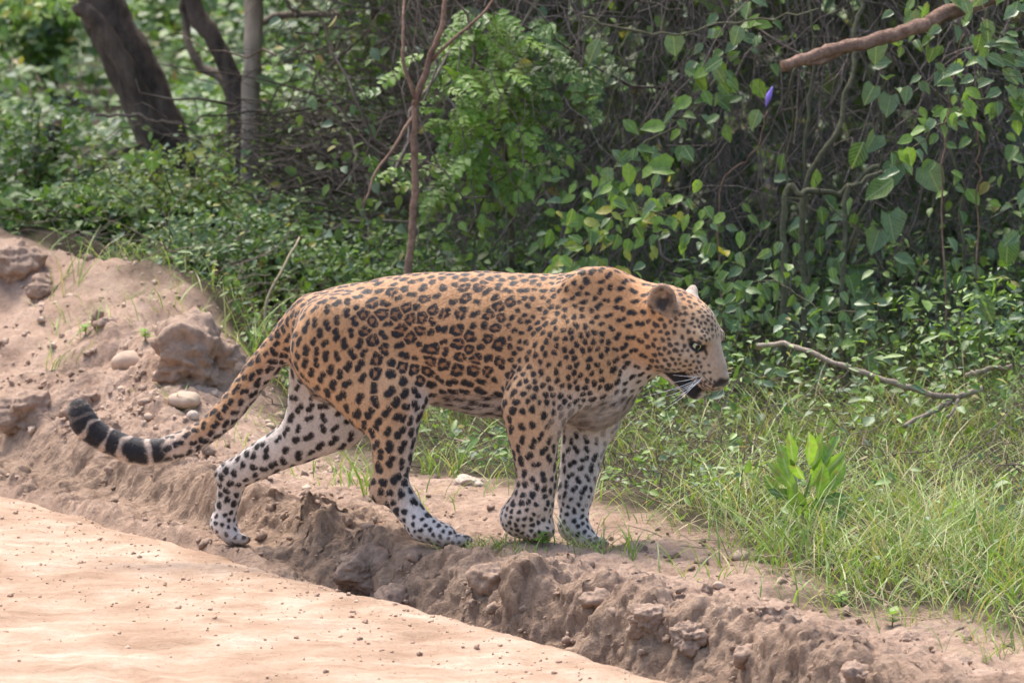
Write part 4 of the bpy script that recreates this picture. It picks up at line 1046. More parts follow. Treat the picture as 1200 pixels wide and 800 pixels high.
def build_undergrowth():
    # creepers and weeds that cover the ground from the bank's edge back to the thicket
    s = Soup(); n = 90000
    Y = rng.uniform(-1.6, 5.4, n); X = rng.uniform(-3.4, 2.9, n) * (14 + Y) / 15
    e = Y - veg_edge(X) + .25 * fbm(X * 3, Y * 3, octv=3, seed=81)
    clump = fbm(X * 3.5, Y * 2.5, octv=3, seed=111)
    grassy = sstep(.35, .75, X) * sstep(2.0, 1.0, Y)
    k = (rng.random(n) < sstep(.15, .9, e) * (.30 + .75 * sstep(-.4, .5, clump)) * (1 - .80 * grassy))
    X, Y, e, clump = X[k], Y[k], e[k], clump[k]; m = len(X)
    hmax = np.clip(.03 + .11 * e, .03, .34) * (1 + .6 * clump)
    Z = H(X, Y) + np.maximum(.005, hmax * rng.random(m) ** .7)
    D = unit(np.stack([rng.normal(0, .8, m), rng.normal(-.3, .6, m), rng.normal(-.1, .4, m)], 1)); N = unit(np.stack([rng.normal(0, .45, m), rng.normal(-.35, .35, m), np.ones(m)], 1))
    size = rng.choice([.013, .02, .03, .045], m, p=[.34, .36, .22, .08]) * rng.uniform(.8, 1.2, m)
    c = greens(m, (0.075, 0.14, 0.03), (0.22, 0.35, 0.06), .2, .02) * (1 + .25 * np.clip(clump, -.6, .6))[:, None]
    half = rng.random(m) < .5
    scatter(s, np.stack([X, Y, Z], 1)[half], D[half], N[half], size[half], TM['ovate'], c[half]); h2 = ~half
    scatter(s, np.stack([X, Y, Z], 1)[h2], D[h2], N[h2], size[h2] * 1.2, TM['lance'], c[h2])
    n2 = 1500; Yt = rng.uniform(.5, 5, n2); Xt = rng.uniform(-1.6, 2, n2); kk = Yt > veg_edge(Xt) + .3; Xt, Yt = Xt[kk], Yt[kk]
    link('ground_creepers', s.mesh('ground_creepers', M['leaf']), kind='stuff')
    s = Soup()
    twigs(s, np.stack([Xt, Yt, H(Xt, Yt) + rng.uniform(0, .1, len(Xt))], 1), unit(np.stack([rng.normal(0, .8, len(Xt)), rng.normal(0, .6, len(Xt)), rng.uniform(0, .5, len(Xt))], 1)), rng.uniform(.08, .4, len(Xt)), rng.uniform(.0012, .003, len(Xt)))
    link('dead_twig_litter', s.mesh('dead_twig_litter', M['twig']), kind='stuff')
    # far undergrowth under the trees
    s = Soup(); n = 210000
    Y = 4.5 + 30 * rng.random(n) ** 1.5; X = rng.uniform(-3.2, 1.5, n) * (14 + Y) / 13
    clump = fbm(X * 1.1, Y * .55, octv=3, seed=121)
    k = rng.random(n) < .25 + .8 * sstep(-.45, .45, clump); X, Y, clump = X[k], Y[k], clump[k]; m = len(X)
    hm = np.clip(.10 + .030 * (Y - 4), .1, .75) * np.clip(1 + 1.1 * clump, .15, 2.2)
    Z = H(X, Y) + np.maximum(.01, hm * rng.random(m) ** .6)
    D = unit(np.stack([rng.normal(0, .8, m), rng.normal(-.3, .6, m), rng.normal(-.1, .4, m)], 1)); N = unit(np.stack([rng.normal(0, .5, m), rng.normal(-.5, .4, m), np.ones(m)], 1))
    c = greens(m, (0.06, 0.12, 0.03), (0.17, 0.28, 0.05), .15, .015) * (1 + .35 * np.clip(clump, -.8, .7))[:, None]
    scatter(s, np.stack([X, Y, Z], 1), D, N, rng.uniform(.035, .06, m) * (1 + Y / 22), SIMPLE, c)
    link('forest_undergrowth', s.mesh('forest_undergrowth', M['leaf']), kind='stuff')
build_undergrowth()

def build_grass():
    def blades(P, D, L, w, col, seg=4, droop=.5):
        n = len(P); t = np.linspace(0, 1, seg + 1)
        D = unit(D); hz = D.copy(); hz[:, 2] = 0; hz = unit(hz + 1e-6); sd = np.stack([-hz[:, 1], hz[:, 0], np.zeros(n)], 1)
        tw = rng.uniform(-.9, .9, n)[:, None]; sd = unit(sd * np.cos(tw) + hz * np.sin(tw))
        C = P[:, None] + L[:, None, None] * (t[None, :, None] * D[:, None] + (t[None, :, None] ** 2) * droop * (hz * .7 - np.array([0, 0, .55]))[:, None])
        W = (w[:, None] * np.array([.8, 1, .85, .55, .06])[None, :])[:, :, None] * sd[:, None]
        V = np.stack([C - W, C + W], 2).reshape(-1, 3)
        o = (np.arange(n) * 2 * (seg + 1))[:, None]; k = np.arange(seg)[None] * 2
        F = np.stack([o + k, o + k + 1, o + k + 3, o + k + 2], -1).reshape(-1, 4)
        return V, F, np.repeat(col, 2 * (seg + 1), 0)
    def gcol(n, dry=.25):
        c = lerp(np.array([.12, .20, .035]), np.array([.27, .38, .08]), rng.random((n, 1)))
        return np.where(rng.random((n, 1)) < dry, lerp(np.array([.42, .35, .19]), np.array([.33, .34, .13]), rng.random((n, 1))), c)
    s = Soup(); n = 42000
    Y = rng.uniform(-2.2, 4.2, n); X = rng.uniform(-1.3, 2.0, n) * (14 + Y) / 14.5
    e = Y - veg_edge(X) + .3 * fbm(X * 4, Y * 4, octv=3, seed=131)
    grassy = sstep(.25, .6, X) * sstep(2.6, .8, Y); cl = fbm(X * 5, Y * 5, octv=2, seed=133)
    p = sstep(-.15, .5, e) * (.30 + .65 * grassy) * (.35 + .9 * sstep(-.3, .5, cl)) + .30 * (e > -1.3) * sstep(.05, .45, cl + .25 * fbm(X * 1.7, Y * 1.7, octv=2, seed=137)) * (1 - sstep(-.2, .2, e))
    _, tt = st(X, Y); p = p * (tt > .5)
    k = rng.random(n) < p; X, Y, e, cl, grassy = X[k], Y[k], e[k], cl[k], grassy[k]; m = len(X)
    L = rng.uniform(.05, .14, m) * (1 + 1.0 * (1 - grassy) * sstep(0, 1, e)) * (1 + .9 * sstep(0, .8, e) * grassy) * (1 + .4 * cl)
    D = np.stack([rng.normal(0, .42, m), rng.normal(0, .42, m), np.ones(m)], 1)
    s.add(*(lambda a: (a[0], a[1], a[2]))(blades(np.stack([X, Y, H(X, Y) - .004], 1), D, L, rng.uniform(.0009, .0024, m), gcol(m, .30), droop=.6)))
    link('grass', s.mesh('grass', M['grass']), kind='stuff')
    s2 = Soup(); m = 420; cx = rng.choice([0, 1, 2, 3], m); ctr = np.array([at(600, 640, -.12)[:2], at(700, 650, .0)[:2], at(650, 640, .05)[:2], at(545, 640, .0)[:2]])
    XY = ctr[cx] + rng.normal(0, .055, (m, 2)); D = np.stack([rng.normal(0, .7, m), rng.normal(0, .6, m), np.ones(m)], 1)
    s2.add(*blades(np.stack([XY[:, 0], XY[:, 1], H(XY[:, 0], XY[:, 1]) - .003], 1), D, rng.uniform(.025, .075, m), rng.uniform(.001, .0022, m), gcol(m, .35), droop=.6))
    link('trodden_grass', s2.mesh('trodden_grass', M['grass']), kind='stuff')
    # single tufts one can point at
    def tuft(px_, py_, Y_, nb, L0, lab, spread=.025, dry=.12, wid=(.0015, .0035)):
        p = at(px_, py_, Y_); base = np.array([p[0], Y_, float(H(p[0], Y_)) - .004])
        root = thing('grass_tuft', base, lab, 'grass tuft')
        P = np.stack([rng.normal(0, spread, nb), rng.normal(0, spread, nb), np.zeros(nb)], 1)
        P[:, 2] = H(P[:, 0] + base[0], P[:, 1] + base[1]) - base[2] - .004
        D = np.stack([rng.normal(0, .3, nb), rng.normal(0, .3, nb), np.ones(nb)], 1)
        V, F, c = blades(P, D, L0 * rng.uniform(.5, 1.1, nb), rng.uniform(*wid, nb), gcol(nb, dry), droop=.45)
        for i in range(nb):
            link('blade', mk_mesh('blade', V[i * 10:(i + 1) * 10], [F[:4]], M['grass'], c[i * 10:(i + 1) * 10]), root)
    tuft(438, 575, .75, 16, .20, 'grass tuft growing between the hind legs of the leopard')
    tuft(415, 560, 1.0, 12, .14, 'thin grass tuft on bare earth behind the leopard hind leg', .03)
    tuft(530, 560, 1.2, 14, .17, 'upright grass tuft on bare earth under the leopard belly', .02)
    tuft(505, 545, 1.3, 14, .18, 'grass tuft on the earth just ahead of the bent hind leg', .02)
    tuft(737, 668, -.30, 11, .17, 'lone upright grass tuft on bare soil ahead of the front paws', .012)
    tuft(78, 330, 3.3, 14, .26, 'tall grass tuft on top of the earth heap', .03)
    tuft(300, 405, 2.6, 22, .24, 'grass tuft beside the large clod on the heap', .05)
    tuft(945, 690, -.45, 40, .27, 'tall mixed grass clump at the foot of the broad leaved weed', .06)
    tuft(1020, 720, -.75, 34, .24, 'tall dense grass clump beside the bare soil edge', .05)
    tuft(880, 690, -.4, 26, .25, 'leaning grass clump at the edge of the bare patch', .05, .3)
    tuft(1190, 740, -1.1, 34, .26, 'tall grass clump where the verge meets the furrow', .05)
    tuft(1110, 735, -.95, 26, .16, 'short splayed grass clump among dry stems', .05, .4)
    # broad leaved weed
    base_p = at(945, 655, -.1); base = np.array([base_p[0], -.1, float(H(base_p[0], -.1)) - .01])
    root = thing('broadleaf_weed', base, 'bright green broad leaved weed standing tall in the grass', 'weed')
    V, F = tube(bend([base, at(945, 600, -.1), at(950, 555, -.1)], .01, 12), np.linspace(.006, .003, 12), 7); link('stem', mk_mesh('stem', V - base, F, M['leaf_light']), root)
    for (x, y, dx, dz, sz, mt) in [(948, 560, -.05, 1, .085, 'leaf_light'), (953, 565, .25, 1, .085, 'leaf_light'), (942, 575, -.5, .9, .085, 'leaf_light'), (935, 590, -.75, .7, .09, 'leaf_light'), (958, 575, .7, .6, .085, 'leaf_light'), (950, 585, .3, .8, .09, 'leaf_light'), (940, 600, -.9, .3, .085, 'leaf_mid'), (960, 600, .9, .2, .08, 'leaf_mid'), (945, 610, -.4, .8, .09, 'leaf_light'), (950, 620, .3, .7, .09, 'leaf_mid'), (940, 630, -.8, .4, .08, 'leaf_mid'), (955, 640, .8, .4, .07, 'leaf_mid'), (925, 575, -.3, 1, .08, 'leaf_light'), (930, 560, -.15, 1, .08, 'leaf_light'), (915, 600, -.5, .8, .07, 'leaf_mid'), (965, 560, .4, 1, .075, 'leaf_light'), (975, 620, .6, .7, .07, 'leaf_mid'), (935, 615, -.2, 1, .085, 'leaf_light'), (958, 600, .1, 1, .09, 'leaf_light'), (970, 590, .5, .9, .075, 'leaf_light')]:
        put_leaf(root, base, at(x, y - 14 + 1.0 * (y > 600) * 10, -.1 + rng.normal(0, .02)), (dx, rng.normal(-.2, .3), dz), (rng.normal(0, .4), -1, .35), sz * 1.25, 'oblong', mt)
    # small seedlings on the soil
    for (x, y, Y_, lab, mt) in [(1115, 715, -.9, 'pale narrow leaved seedling in dry grass', 'leaf_grey'), (345, 558, .15, 'tiny seedling with two leaves on the furrow lip', 'leaf_mid'), (985, 742, -1.05, 'small bright seedling by the furrow ridge', 'leaf_light'), (1045, 765, -1.3, 'little bright weed on the ridge near tall grass', 'leaf_light'), (635, 645, -.12, 'small green weed between the front paws', 'leaf_light'), (100, 395, 2.6, 'small weed growing on the spoil heap', 'leaf_light'), (170, 410, 2.4, 'little weed beside the buried stone', 'leaf_light'), (20, 425, 2.2, 'scruffy weed low on the heap beside dark twigs', 'leaf_mid')]:
        p = at(x, y, Y_); b = np.array([p[0], Y_, float(H(p[0], Y_))]); root = thing('seedling', b, lab, 'seedling')
        V, F = tube(np.array([[0, 0, -.005], [.002, 0, .012], [0, 0, .03]]), np.array([.0018, .0015, .001]), 5); link('stem', mk_mesh('stem', V, F, M['vine']), root)
        for q in range(9 if 'two' not in lab else 2):
            a = q * 2.4 + rng.random(); put_leaf(root, b * 0, np.array([0, 0, .006 + .003 * q]), (math.cos(a), math.sin(a), .35), (0, 0, 1), rng.uniform(.022, .04), 'lance' if mt == 'leaf_grey' else 'ovate', mt)
    # dead stems and straw lying in the grass
    s = Soup(); n = 260
    Y = rng.uniform(-1.8, .4, n); X = rng.uniform(.35, 1.6, n); k = (Y > veg_edge(X) - .25); X, Y = X[k], Y[k]; m = len(X)
    twigs(s, np.stack([X, Y, H(X, Y) + rng.uniform(0, .06, m)], 1), unit(np.stack([rng.normal(0, 1, m), rng.normal(0, .6, m), rng.uniform(-.05, .5, m)], 1)), rng.uniform(.06, .22, m), rng.uniform(.0008, .0018, m))
    link('dry_stems', s.mesh('dry_stems', M['straw']), kind='stuff')
    P = np.array([at(352, 278, 3.2), at(335, 315, 3.15), at(310, 362, 3.1)]); b = P[-1].copy(); b[2] = float(H(b[0], b[1])); P = np.vstack([P, b + (0, 0, -.01)]); root = thing('dry_stalk', b, 'single pale dry stalk leaning beside the leopard rump', 'stalk')
    V, F = tube(bend(P, .01, 14), np.linspace(.0035, .006, 14), 6); link('stem', mk_mesh('stem', V - b, F, M['straw']), root)
build_grass()

def build_trees():
    def tree(name, lab, pix, r0, r1, mat, limbs, crown_c, crown_r, nl):
        P = np.array([at(*q) for q in pix]); g = P[0].copy(); g[2] = float(H(g[0], g[1])) - .05
        if P[0][2] - g[2] > .03: P = np.vstack([g, P])
        base = P[0].copy(); base[2] += .05
        d = unit(P[-1] - P[-2]); top = P[-1]
        for k in range(3):
            d = unit(d + np.array([rng.normal(0, .12), rng.normal(0, .15), .35])); top = top + d * .8; P = np.vstack([P, top])
        root = thing(name, base, lab, 'tree')
        Q = resample(P, 40); rr = np.interp(np.linspace(0, 1, 40), [0, .06, .5, 1], [r0 * 1.35, r0, (r0 + r1) / 2, r1]) * (1 + .05 * rng.normal(size=40))
        V, F = tube(Q, rr, 14); V[:len(Q) * 14] += .06 * r0 * rng.normal(size=(len(Q) * 14, 3)); tr = link('trunk', mk_mesh('trunk', V - base, F, M[mat]), root)
        for lp in limbs:
            V, F = tube(bend([at(*q) for q in lp[0]], .03, 14), np.linspace(lp[1], lp[2], 14), 8); link('limb', mk_mesh('limb', V - base, F, M[mat]), root)
        c = Q[-1] + np.array(crown_c); s = Soup()
        for k in range(14):
            e = c + rand_unit(1)[0] * np.array(crown_r) * rng.uniform(.5, .9); V, F = tube(bend([Q[int(rng.integers(28, 39))], e], .1, 8), np.linspace(r1 * .6, .008, 8), 5); link('limb', mk_mesh('limb', V - base, F, M[mat]), root)
        pc = c + rand_unit(60) * np.array(crown_r) * rng.uniform(.4, 1, (60, 1)); P = np.repeat(pc, nl // 60, 0) + rng.normal(0, .22, (nl // 60 * 60, 3)); m = len(P)
        scatter(s, P, rand_unit(m), unit(rng.normal(0, .5, (m, 3)) + np.array([0, 0, .8])), rng.uniform(.05, .09, m), SIMPLE, greens(m))
        link('crown', s.mesh('crown', M['leaf'], base), root)
    tree('leaning_tree', 'thick dark leaning tree trunk behind the low yellowish shrub', [(205, 215, 7.0), (178, 130, 7.05), (140, 50, 7.1), (112, -10, 7.15)], .108, .078, 'bark_dark', [([(185, 170, 6.95), (150, 90, 6.95), (110, 30, 6.95), (90, 5, 6.95)], .047, .03)], (-.2, .2, .9), (1.5, 1.4, .9), 5400)
    tree('slender_tree', 'slender dark trunk leaning against the pale upright one', [(286, 195, 6.9), (278, 110, 6.95), (250, 45, 7.0), (222, -10, 7.05)], .041, .03, 'bark_dark', [], (-.1, .3, .7), (1.0, 1.0, .7), 3000)
    tree('slender_tree', 'slender pale straight trunk beside the dark leaning one', [(293, 200, 6.5), (294, 100, 6.5), (297, -10, 6.5)], .037, .033, 'bark_pale', [], (.2, .3, .7), (1.0, 1.0, .7), 3000)
    def loose(name, lab, cat, pix, r0, r1, mat, extra=(), ground=False, part='limb'):
        P = np.array([at(*q) for q in pix])
        if ground:
            g = P[0].copy(); g[2] = float(H(g[0], g[1])) - .03; P = np.vstack([g, P])
        b = P[0].copy(); root = thing(name, b, lab, cat)
        Q = bend(P, .03, 18); V, F = tube(Q, np.linspace(r0, r1, 18) * (1 + .08 * rng.normal(size=18)), 8); link(part, mk_mesh(part, V - b, F, M[mat]), root)
        for e in extra:
            V, F = tube(bend([at(*q) for q in e[0]], .02, 12), np.linspace(e[1], e[2], 12), 6); link('branch', mk_mesh('branch', V - b, F, M[mat]), root)
    loose('grey_sapling', 'thin grey stem leaning between the two dark trunks', 'sapling', [(268, 110, 7.4), (240, 75, 7.5), (222, 20, 7.6), (215, -10, 7.6)], .024, .015, 'twig', ground=True, part='stem')
    loose('fallen_log', 'short weathered log lying in undergrowth left of leaning tree', 'log', [(45, 252, 6.2), (85, 212, 6.4), (128, 186, 6.6), (165, 172, 6.8)], .026, .018, 'twig')
    loose('tree_stump', 'dark rotten stump standing in undergrowth beside the log', 'stump', [(54, 240, 6.6), (56, 195, 6.6), (60, 148, 6.6)], .075, .05, 'bark_dark', ground=True, part='trunk')
    loose('dead_limb', 'long bare dead limb stretched across behind the brush pile', 'branch', [(295, 25, 7.5), (350, 22, 7.4), (420, 14, 7.3), (450, 10, 7.3)], .014, .010, 'twig', [([(345, 20, 7.4), (325, -10, 7.4)], .010, .007)])
    for k, (lab, px_, r) in enumerate([('thick grey stick sticking out of the brush pile', [(318, 196, 6.0), (360, 200, 6.0), (400, 202, 5.9), (440, 215, 5.8)], .014), ('straight dead stick on top of the brush pile', [(352, 182, 6.0), (390, 178, 6.0), (440, 182, 5.9)], .010), ('curled pale dead stick hanging from the brush pile', [(398, 184, 5.6), (380, 188, 5.6), (377, 203, 5.6), (398, 220, 5.6), (400, 234, 5.6)], .007), ('pale dead stick leaning up against the sapling', [(420, 240, 5.4), (432, 215, 5.4), (460, 172, 5.3)], .007), ('long thin stick lying low across the shrubs', [(345, 277, 4.4), (400, 265, 4.4), (470, 258, 4.3), (548, 252, 4.2)], .006), ('thin dry stick poking from the shrub by the leaning tree', [(110, 133, 5.2), (160, 135, 5.2), (208, 148, 5.2), (240, 165, 5.2)], .006), ('bent grey stick in the weeds under the brush pile', [(300, 235, 5.6), (350, 225, 5.7), (420, 232, 5.6)], .006)]):
        loose('dead_stick', lab, 'stick', px_, r, r * .6, 'twig')
    # brush pile: dead twigs, too many to count
    s = Soup(); n = 620; cx = at(415, 200, 5.6)
    P = cx + rng.normal(0, 1, (n, 3)) * np.array([.26, .45, .16]); P[:, 2] = np.maximum(P[:, 2], H(P[:, 0], P[:, 1]) + .02)
    twigs(s, P, unit(np.stack([rng.choice([-1, 1], n) * 1.0, rng.normal(0, .7, n), rng.normal(0, .35, n)], 1)), rng.uniform(.12, .55, n), rng.choice([.002, .003, .005, .007], n, p=[.4, .3, .2, .1]))
    n = 1000; P = np.stack([rng.uniform(-.80, .1, n), rng.uniform(4.4, 9, n), rng.uniform(.05, 1.6, n)], 1); P[:, 2] += H(P[:, 0], P[:, 1])
    twigs(s, P, rand_unit(n) * np.array([1, .6, .7]), rng.uniform(.15, .7, n), rng.choice([.002, .003, .005], n))
    link('brush_pile', s.mesh('brush_pile', M['twig']), kind='stuff')
    # shrubs
    def shrub(lab, cx_, cy_, Y_, w, hgt, nl, mats, size, kind='ovate', leafcount=120, name='shrub'):
        c = at(cx_, cy_, Y_); b = np.array([c[0], Y_, float(H(c[0], Y_)) - .01]); root = thing(name, b, lab, 'shrub')
        H_ = hgt
        tips = []
        for k in range(14):
            a = rng.uniform(0, 6.28); e = np.array([math.cos(a) * w * rng.uniform(.2, 1), math.sin(a) * w * .8 * rng.uniform(.2, 1), H_ * rng.uniform(.5, 1)])
            Q = bend([[0, 0, 0], e * np.array([.35, .35, .6]), e], .03, 9); V, F = tube(Q, np.linspace(.006, .002, 9), 5); link('stem', mk_mesh('stem', V, F, M['vine']), root); tips += list(Q[3:])
        tips = np.array(tips); s = Soup()
        P = tips[rng.integers(len(tips), size=nl)] + rng.normal(0, 1, (nl, 3)) * np.array([.05, .05, .04]); D = unit(np.stack([rng.normal(0, .8, nl), rng.normal(-.2, .6, nl), rng.normal(-.1, .5, nl)], 1)); N = unit(np.stack([rng.normal(0, .4, nl), rng.normal(-.4, .4, nl), np.ones(nl)], 1))
        base_c = {'y': ((.10, .16, .03), (.26, .33, .06)), 'g': ((.07, .14, .03), (.21, .34, .055)), 'd': ((.05, .10, .03), (.14, .23, .06))}[mats]
        scatter(s, P, D, N, size * rng.uniform(.6, 1.2, nl), TM[kind], greens(nl, *base_c, grey=.2)); link('foliage', s.mesh('foliage', M['leaf']), root, kind='stuff')
        for k in range(leafcount):
            t = tips[int(rng.integers(len(tips)))]; put_leaf(root, b * 0, t + rng.normal(0, 1, 3) * np.array([.06, .05, .05]) - np.array([0, .03, 0]), (rng.normal(0, .8), -.3, rng.normal(-.2, .4)), (rng.normal(0, .4), -.6, .9), size * rng.uniform(1.0, 1.6), kind, {'y': ['leaf_light', 'leaf_mid'], 'g': ['leaf_light', 'leaf_mid'], 'd': ['leaf_mid', 'leaf_grey']}[mats][k % 2])
        return root, b
    r, b = shrub('low yellowish green shrub with small leaves behind the earth heap', 205, 300, 4.5, .36, .44, 1700, 'y', .024)
    hero(r, b, [(207, 278, 4.0, 30, 'heart', 'leaf_grey', 0, -1), (178, 192, 4.5, 24, 'heart', 'leaf_light', 0, -1), (150, 185, 4.5, 16, 'ovate', 'leaf_light', -.6, .3), (235, 178, 4.5, 16, 'ovate', 'leaf_yellow', .8, .2), (222, 183, 4.5, 14, 'ovate', 'leaf_yellow', -.6, .5)])
    shrub('dark leafy shrub half hidden behind the large clod', 245, 340, 3.7, .24, .30, 700, 'd', .024)
    shrub('fresh green shrub growing between the clod and the leopard rump', 315, 320, 4.2, .24, .40, 700, 'g', .022)
    shrub('small leafed green shrub at the foot of the thin sapling', 420, 290, 4.0, .32, .44, 1400, 'g', .024)
    shrub('leafy green shrub behind the back of the leopard', 540, 300, 3.6, .26, .40, 800, 'g', .028)
    shrub('wide green shrub around the base of the dark stump', 40, 260, 6.4, .5, .5, 900, 'g', .035)
    shrub('green shrub under the pale slender trunk', 330, 240, 7.6, .5, .6, 1000, 'g', .04)
    shrub('dense green shrub to the left of the leaning tree', 60, 120, 12.5, .9, .9, 1400, 'g', .06)
    shrub('shaded shrub between the dark trunks and the brush pile', 380, 120, 11.5, .8, .8, 1400, 'd', .06)
    shrub('green shrub in the gap between leaning tree and slender trunks', 235, 120, 13.5, .8, .9, 1300, 'g', .06)
    shrub('dull green shrub behind the brush pile', 470, 130, 6.6, .5, .95, 1800, 'g', .04)
    # leafy spray hanging into the picture from the leaning tree and a single big leaf
    P = np.array([at(60, -15, 9.6), at(50, 5, 9.6), at(30, 12, 9.6)])
    root = thing('leaf_spray', P[0], 'yellow green leaf spray hanging in front of the leaning tree', 'branch')
    V, F = tube(bend(P, .02, 10), np.linspace(.008, .003, 10), 5); link('stem', mk_mesh('stem', V - P[0], F, M['vine']), root)
    for k in range(90): put_leaf(root, P[0], at(rng.normal(50, 32), rng.uniform(-12, 20), 9.6 + rng.normal(0, .1)), (rng.normal(0, .8), -.3, -.4), (rng.normal(0, .4), -.6, .8), rng.uniform(.035, .06), 'ovate', ['leaf_light', 'leaf_yellow', 'leaf_mid', 'leaf_light'][k % 4])
    g = at(300, 160, 6.5); g0 = np.array([g[0], 6.5, float(H(g[0], 6.5))]); tp_ = at(307, 80, 6.5)
    root = thing('single_leaf_plant', g0, 'thin plant with one broad leaf in front of pale trunk', 'plant')
    V, F = tube(bend([g0, g, tp_], .015, 12), np.linspace(.004, .002, 12), 5); link('stem', mk_mesh('stem', V - g0, F, M['vine']), root)
    put_leaf(root, g0, at(297, 93, 6.4), (1, -.1, -.12), (.1, -.7, .9), .10, 'ovate', 'leaf_grey'); put_leaf(root, g0, at(308, 68, 6.4), (.1, -.1, .9), (0, -1, .3), .05, 'lance', 'leaf_yellow')
build_trees()

# ------------------------------------------------------------------ stones and clods
def lumps(seed, rough=.3, sub=3, flat=.7):
    import bmesh
    bm = bmesh.new(); bmesh.ops.create_icosphere(bm, subdivisions=sub, radius=1.0)
    V = np.array([v.co[:] for v in bm.verts]); F = np.array([[v.index for v in f.verts] for f in bm.faces]); bm.free()
    d = 1 + rough * fbm(V[:, 0] * 1.3 + seed * 3.1, V[:, 1] * 1.3, V[:, 2] * 1.3 + seed, 4, seed)
    if sub > 3:
        d = d + .5 * rough * (.35 - np.abs(vnoise(V[:, 0] * 3.1 + seed, V[:, 1] * 3.1, V[:, 2] * 3.1, seed + 5))) + .16 * rough * fbm(V[:, 0] * 9, V[:, 1] * 9, V[:, 2] * 9, 3, seed + 7, .7)
    V = V * d[:, None]; V[:, 2] *= flat
    return V, F

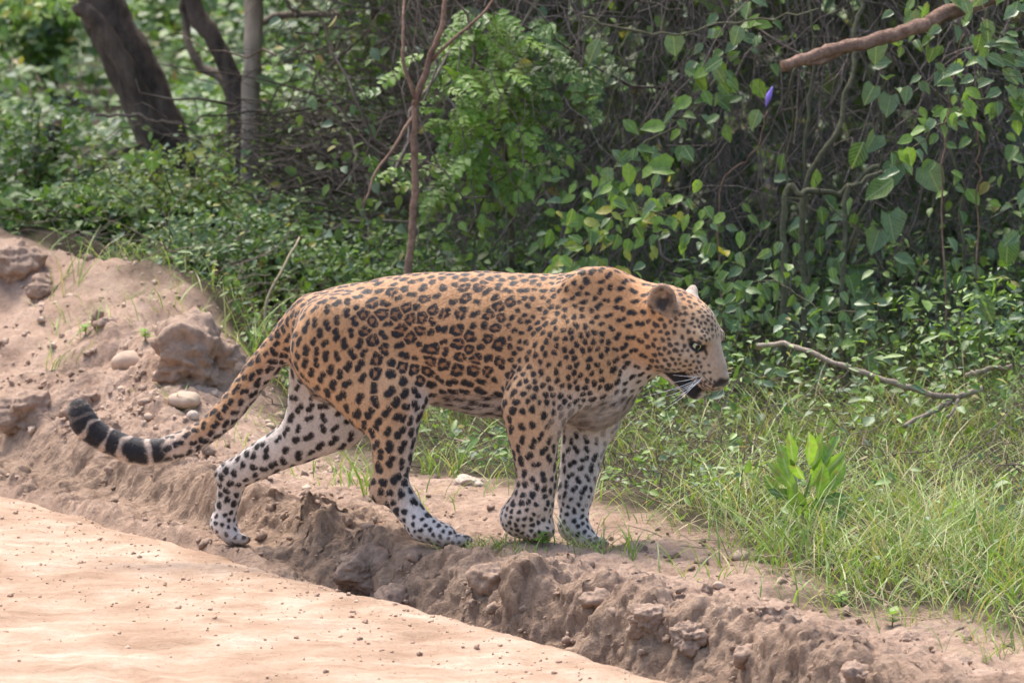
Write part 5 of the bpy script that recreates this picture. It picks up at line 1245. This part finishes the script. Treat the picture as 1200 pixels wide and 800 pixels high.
def build_stones():
    def stone(name, lab, cat, px_, py_, Y_, w, mat, rough=.2, flat=.65, sub=3, sx=1.0, sink=.35, seed=None):
        p = at(px_, py_, Y_); r = w * (14 + Y_) / FPX / 2
        z = float(H(p[0], Y_)); seed = seed or int(rng.integers(1, 900))
        V, F = lumps(seed, rough, sub, flat)
        V = V * np.array([r * sx, r, r])
        b = np.array([p[0], Y_, z]); root = thing(name, b, lab, cat)
        V[:, 2] += r * flat * (1 - 2 * sink) 
        link('lump', mk_mesh('lump', V, [F], M[mat]), root)
        return root
    def depth(px_, py_):
        """depth at which the sight line through a pixel meets the ground"""
        Ys = np.linspace(-2, 6, 1600); P = at(px_, py_, Ys); k = np.argmax(P[:, 2] <= H(P[:, 0], Ys)); return float(Ys[k])
    stone('earth_clod', 'large crumbly earth clod on top of the heap', 'clod', 235, 415, depth(230, 440), 112, 'clod', .5, .78, 5, sink=.32, seed=12)
    stone('stone', 'buried rounded stone with a sprig of weed beside it', 'stone', 148, 422, depth(148, 428), 38, 'stone', .12, .7)
    stone('stone', 'flat oval tan stone lying on the heap slope', 'stone', 215, 468, depth(215, 474), 42, 'stone', .12, .5, sx=1.0)
    stone('stone', 'small round pale stone just below the flat tan one', 'stone', 226, 486, depth(226, 491), 15, 'white_stone', .08, .85)
    stone('stone', 'small yellowish stone below the flat tan stone, near the tail', 'stone', 174, 485, depth(174, 490), 12, 'stone', .1, .8)
    stone('stone', 'pale angular stone on bare earth under the belly', 'stone', 550, 562, depth(550, 568), 34, 'white_stone', .4, .62, 4, sink=.45)
    stone('stone', 'grey stone half buried behind the pale angular one', 'stone', 548, 515, depth(548, 518), 24, 'stone', .4, .5, 4, sink=.5)
    stone('stone', 'small orange stone at the base of the grass clump', 'stone', 868, 650, depth(868, 655), 22, 'stone', .2, .7)
    stone('stone', 'tiny reddish stone on the bare patch near leaning grass', 'stone', 842, 684, depth(842, 688), 14, 'stone', .2, .7)
    stone('stone', 'brown pebble lying on the sandy road edge', 'stone', 85, 748, depth(85, 752), 18, 'stone', .25, .7)
    for (x, y, w, lab) in [(30, 478, 62, 'broad weathered clod low on the heap beside dark twigs'), (95, 476, 50, 'rough clod on the furrow lip above the tail tip'), (428, 662, 62, 'big clod on the furrow face under the bent hind leg'), (462, 700, 40, 'clod wedged at the furrow foot below the big one'), (575, 672, 44, 'clod on the furrow rim just ahead of the hind paw'), (700, 700, 36, 'rough clod on the furrow rim below the front paws'),
                       (760, 722, 48, 'crumbly clod on the furrow rim past the lone grass tuft'), (812, 742, 54, 'largest crumbly clod of the furrow rim facing the bare patch'), (880, 765, 44, 'clod in the furrow crest below the leaning grass clump'), (1005, 788, 42, 'clod in the furrow crest near the bright seedling'), (55, 335, 46, 'dark clod on top of the heap beside the tall grass tuft'), (18, 305, 60, 'clod at the summit of the earth heap'), (125, 378, 30, 'small clod halfway up the heap above the buried stone')]:
        stone('earth_clod', lab, 'clod', x, y, depth(x, y), w, 'clod', .38, .75, 5 if w > 45 else 4, sink=.68)
    # grit and crumbs
    s = Soup(); shapes = [lumps(k + 40, .75, 2, .8) for k in range(8)]
    n = 2600; S_ = rng.uniform(-4, 2.3, n); T_ = np.abs(rng.normal(0, .45, n)) + .02; X = P0[0] + S_ * US[0] + T_ * UN[0]; Y = P0[1] + S_ * US[1] + T_ * UN[1]; Z = H(X, Y)
    r = rng.choice([.002, .004, .007, .011, .018], n, p=[.40, .34, .18, .06, .02])
    for k in range(n):
        V, F = shapes[k % 8]; a = rng.uniform(0, 6.28); c, q = math.cos(a), math.sin(a); V = V * r[k]; V = np.stack([V[:, 0] * c - V[:, 1] * q, V[:, 0] * q + V[:, 1] * c, V[:, 2]], 1)
        s.add(V + (X[k], Y[k], Z[k] - (.008 if .03 < T_[k] < .34 else -r[k] * .3)), F)
    link('soil_crumbs', s.mesh('soil_crumbs', M['clod']), kind='stuff')
    s = Soup(); n = 900; X = rng.uniform(-1.9, -.5, n); Y = rng.uniform(.8, 4, n); _, tt = st(X, Y); k = (tt > .3) & (tt < 1.4); X, Y = X[k], Y[k]; n = len(X); Z = H(X, Y); r = rng.choice([.003, .005, .008, .013], n, p=[.4, .35, .2, .05])
    for k in range(n):
        V, F = shapes[k % 8]; s.add(V * r[k] + (X[k], Y[k], Z[k] + r[k] * .3), F)
    link('heap_gravel', s.mesh('heap_gravel', M['stone']), kind='stuff')
    s = Soup(); n = 3200; S_ = rng.uniform(-4, 2.6, n); T_ = -np.abs(rng.normal(0, .9, n)) * rng.random(n) ** .6 - .005; X = P0[0] + S_ * US[0] + T_ * UN[0]; Y = P0[1] + S_ * US[1] + T_ * UN[1]
    r = rng.choice([.0015, .0025, .004, .007], n, p=[.45, .35, .16, .04])
    Z = ZR + .010 * fbm(X * 1.4, Y * 1.4, octv=3, seed=93) + .006 * fbm(X * 9, Y * 9, octv=5, seed=95, gain=.62) + .02 * np.clip(-T_, 0, 3) * .5 - .02 * np.exp(T_ / .03) + .007 * vnoise(T_ * 16 + .3 * vnoise(S_ * 2, S_ * 0, seed=97), S_ * .9, seed=99) * np.exp(-((T_ + 1.0) / .9) ** 2)
    for k in range(n):
        V, F = shapes[k % 8]; s.add(V * r[k] + (X[k], Y[k], Z[k] + r[k] * .25), F)
    link('road_grit', s.mesh('road_grit', M['grit']), kind='stuff')
build_stones()
